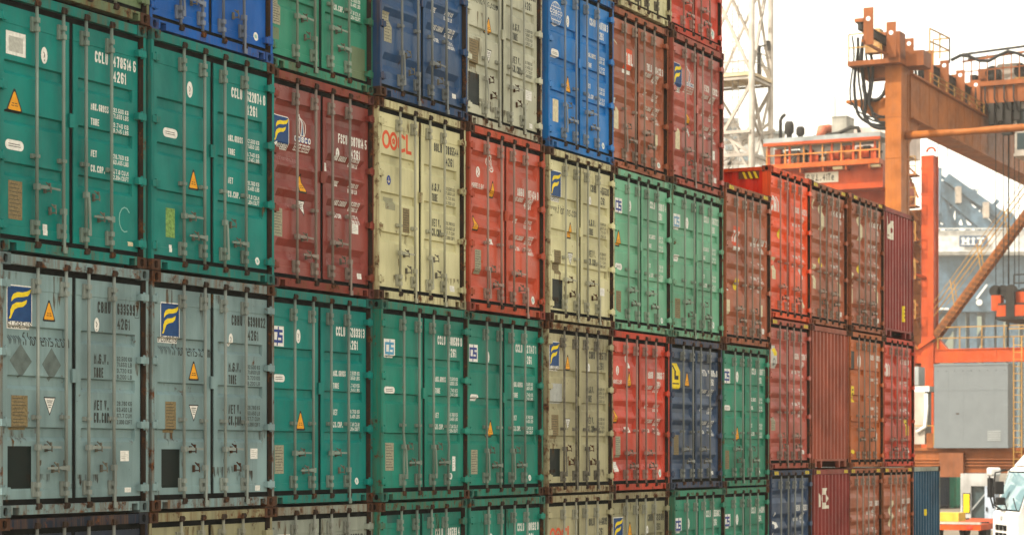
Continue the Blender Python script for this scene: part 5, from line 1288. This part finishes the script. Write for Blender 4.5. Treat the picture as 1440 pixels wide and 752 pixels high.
# ---- things at ground level on the right
for k, (px, d, cc, lab) in enumerate(((1320, 122, 'inkblue', 'shadowed navy container end seen under the orange crane sill'), (1345, 124, 'jade', 'green container end glimpsed under the crane beside the navy one'), (1371, 132, 'dusk', 'dark blue container end seen through the white booth frame'))):
    p0 = base_at(px, d); container(20 + k, 1, p0.x, p0.y, 0, dict(s='E', c=cc, rust=.2, hc=1, label=lab))
b0 = base_at(1378, 90)
g = thing('gate_booth', 'white framed booth with a tall yellow panel beside the truck', 'booth', b0)
X0, Y0 = b0.x, b0.y
def bb(root, name, y0, y1, z0, z1, m_, x0=-.4, x1=.4):
    mb = MB(); mb.box(X0 + x0, X0 + x1, Y0 + y0, Y0 + y1, z0, z1); return part(root, name, mb, m_)
GW = paint((.38, .38, .37), .06, .5, .3, key='booth_white_paint')
bb(g, 'lintel', -.72, .72, 1.82, 2.34, GW); bb(g, 'post', -.72, -.30, 0, 1.82, paint((.36, .42, .50), .05, .5, key='blue_grey_post_paint')); bb(g, 'post', .28, .72, 0, 1.82, GW)
bb(g, 'yellow_panel', .34, .58, .72, 1.48, flat((.75, .52, .02), .4, key='yellow_panel'), -.43, -.40); bb(g, 'panel_frame', .30, .62, .68, 1.52, DKSTEEL, -.415, -.40)
bb(g, 'door_window', -.30, .28, .35, 1.82, GLASS, -.2, .2); bb(g, 'door_panel', -.30, .28, 0, .35, DKSTEEL, -.25, .2); bb(g, 'handle', -.42, -.36, .78, .95, DKSTEEL, -.46, -.40)
mb = MB(); mb.bar((X0 - .3, Y0 + .28, .8), (X0 - .3, Y0 - .3, 1.5), .06); part(g, 'boom_arm', mb, GREYP)
d0 = base_at(1352, 78); X0, Y0 = d0.x, d0.y
g = thing('flatbed_trailer', 'low orange red flatbed trailer at the foot of the blue ribbed container', 'trailer', d0)
bb(g, 'deck', -1.0, 1.25, .45, .66, REDO, -1.2, 6); bb(g, 'edge_strip', -1.0, 1.25, .66, .74, CREAMP, -1.22, -1.1)
bb(g, 'tool_box', -.1, .75, .74, 1.05, paint((.62, .44, .06), .2, .5, key='yellow_box_paint'), -.8, .2)
for yy in (-.75, 1.0):
    for xx_ in (.4, 4.4):
        mb = MB(); mb.tube([(X0 + xx_, Y0 + yy - .14, .36), (X0 + xx_, Y0 + yy + .14, .36)], .36, 14); part(g, 'wheel', mb, BLKRUB)
bb(g, 'tail_lamp', -.7, -.5, .5, .6, flat((.6, .05, .03), .3, key='red_lens'), -1.23, -1.2); bb(g, 'tail_lamp', .8, 1.0, .5, .6, flat((.6, .05, .03), .3, key='red_lens'), -1.23, -1.2)

# ---- truck cab: front at local x = 0, driver side at local -y
fc = CAM + FWD * 59.9 + RGT * 13.70; fc.z = 0
n_ = -(RGT * .997 + FWD * .075)
g = thing('truck', 'white truck with tall windscreen and black mirrors at the right edge', 'truck', fc, math.atan2(-n_.y, -n_.x))
TW = paint((.74, .73, .70), .03, .35, .25, .2, key='truck_white_paint')
def tp(name, mb, m_): return add(name, mb, m_, g)
mb = MB(); HWD = 1.15
prof = [(.02, .45), (-.03, .9), (-.02, 1.50), (.04, 1.58), (.42, 2.72), (.62, 2.84), (1.9, 2.86), (1.95, .45)]
L_ = [(x, -HWD, z) for x, z in prof]; Rr_ = [(x, HWD, z) for x, z in prof]
mb.face(L_); mb.face(Rr_[::-1])
for i in range(len(prof)): j = (i + 1) % len(prof); mb.face([L_[j], L_[i], Rr_[i], Rr_[j]])
me = mb.mesh('cab'); cab = add('cab', me, TW, g)
bv = cab.modifiers.new('edge', 'BEVEL'); bv.width = .05; bv.segments = 2; bv.limit_method = 'ANGLE'
WS = flat((.16, .26, .29), .06, key='windscreen_glass', var=.25, scale=1.2)
def quad_on(z0, z1, y0, y1, off, x_of):
    mb = MB(); mb.face([(x_of(z0) - off, y1, z0), (x_of(z0) - off, y0, z0), (x_of(z1) - off, y0, z1), (x_of(z1) - off, y1, z1)]); return mb
xf = lambda z: .04 + (z - 1.58) * (.38 / 1.14)
tp('windscreen', quad_on(1.64, 2.66, -1.02, 1.02, .012, xf), WS); tp('windscreen_seal', quad_on(1.60, 2.70, -1.07, 1.07, .006, xf), RUBBER)
mb = MB(); mb.face([(.22, -HWD - .008, 1.72), (1.35, -HWD - .008, 1.78), (1.35, -HWD - .008, 2.62), (.56, -HWD - .008, 2.62)]); tp('side_window', mb, GLASS)
for z in (.55, 1.1, 2.7):
    pass
mb = MB(); mb.box(.22, .235, -HWD - .012, -HWD, .6, 2.7); mb.box(1.42, 1.435, -HWD - .012, -HWD, .6, 2.7); tp('door_seam', mb, flat((.2, .2, .19), .6, key='seam_grey'))  # thin grey strips mark the door joints
mb = MB(); mb.box(1.15, 1.36, -HWD - .05, -HWD, 1.5, 1.56); tp('door_handle', mb, BLKRUB)
for r_ in range(2):
    for k in range(3):
        mb = MB(); mb.box(-.05, .0, .86 - k * .36 - .27, .86 - k * .36, 1.20 - r_ * .22 - .15, 1.20 - r_ * .22); tp('grille_slot', mb, HOLE)
p = Print(); p.text('UD', 0, 0, .12, .8, .2, 0); sb = p.build(lambda a, b: 0); nb = MB(); nb.m = sb.m; nb.f = sb.f; nb.v = [(-.036 + v[1], .45 - v[0], 1.33 + v[2]) for v in sb.v]; tp('emblem', nb, flat((.2, .2, .22), .4, key='emblem_print'))
mb = MB(); mb.box(-.12, .3, -HWD - .02, HWD + .02, .38, .78); tp('bumper', mb, TW)
for y in (-.95, .7):
    mb = MB(); mb.box(-.14, -.1, y, y + .25, .5, .68); tp('headlight', mb, flat((.7, .72, .7), .15, key='lamp_lens'))
# mirrors on both front corners
for y, lst in ((HWD, ((-.04, .22, 1.95, 2.5),)), (-HWD * .3, ())):
    for (x, oy, z0, z1) in lst:
        mb = MB(); mb.box(x - .05, x + .06, y + oy - .12, y + oy + .12, z0, z1); tp('mirror', mb, BLKRUB)
for (x, y, z0, z1) in ((-.12, .25, 2.06, 2.42), (-.13, .1, 1.76, 1.98)):
    mb = MB(); mb.box(x - .13, x + .12, y - .08, y + .08, z0, z1); m_ = add('mirror', mb.mesh('mirror'), BLKRUB, g)
    bv = m_.modifiers.new('edge', 'BEVEL'); bv.width = .03; bv.segments = 2
mb = MB(); mb.tube([(.3, .62, 2.74), (-.12, .62, 2.66), (-.2, .55, 2.2), (-.18, .5, 1.75), (.02, .4, 1.60)], .025, 6); mb.tube([(.3, 1.0, 2.74), (-.05, 1.3, 2.7), (-.1, 1.4, 2.2), (-.02, 1.12, 1.65)], .025, 6); mb.bar((-.2, .55, 2.3), (-.14, .3, 2.3), .03); mb.bar((-.18, .5, 1.82), (-.14, .14, 1.82), .03); tp('mirror_arm', mb, BLKRUB)
mb = MB()
for y in (-.8, .1): mb.bar((.05, y, 1.64), (.15, y + .62, 1.95), .03)
tp('wiper', mb, BLKRUB)
mb = MB(); V = [(.55, -1.0, 2.86), (.55, 1.0, 2.86), (1.9, 1.05, 2.86), (1.9, -1.05, 2.86), (1.55, -.95, 3.7), (1.55, .95, 3.7), (1.9, .95, 3.72), (1.9, -.95, 3.72), (.95, -.98, 3.3), (.95, .98, 3.3)]
for q in ((1, 0, 8, 9), (9, 8, 4, 5), (5, 4, 7, 6), (0, 3, 7, 4, 8), (2, 1, 9, 5, 6), (3, 2, 6, 7)): mb.face([V[i] for i in q])
tp('wind_deflector', mb, TW)
mb = MB(); mb.box(-.16, .14, .92, 1.36, 2.56, 2.80); sv = add('sun_visor', mb.mesh('sun_visor'), TW, g); bv = sv.modifiers.new('edge', 'BEVEL'); bv.width = .05; bv.segments = 2
mb = MB(); mb.box(1.95, 8, -.45, .45, .75, 1.05); tp('chassis', mb, DKSTEEL)
for x in (1.0, 4.6, 5.9):
    for y in (-1.0, 1.0):
        mb = MB(); mb.tube([(x, y - .15, .5), (x, y + .15, .5)], .5, 18); wl = tp('wheel', mb, BLKRUB)

# ------------------------------------------------------------------ humid harbour air
mb = MB(); mb.box(-60, 1700, -700, 1100, -1.0, 190)
hz = add('haze', mb, None); hz['kind'] = 'stuff'
m = bpy.data.materials.new('haze_volume'); m.use_nodes = True; n = m.node_tree; n.nodes.clear()
vo = n.nodes.new('ShaderNodeVolumePrincipled'); vo.inputs['Color'].default_value = (.97, .95, .90, 1); vo.inputs['Density'].default_value = .0004; vo.inputs['Anisotropy'].default_value = .4
ou = n.nodes.new('ShaderNodeOutputMaterial'); n.links.new(vo.outputs[0], ou.inputs['Volume'])
hz.material_slots[0].link = 'OBJECT'; hz.material_slots[0].material = m
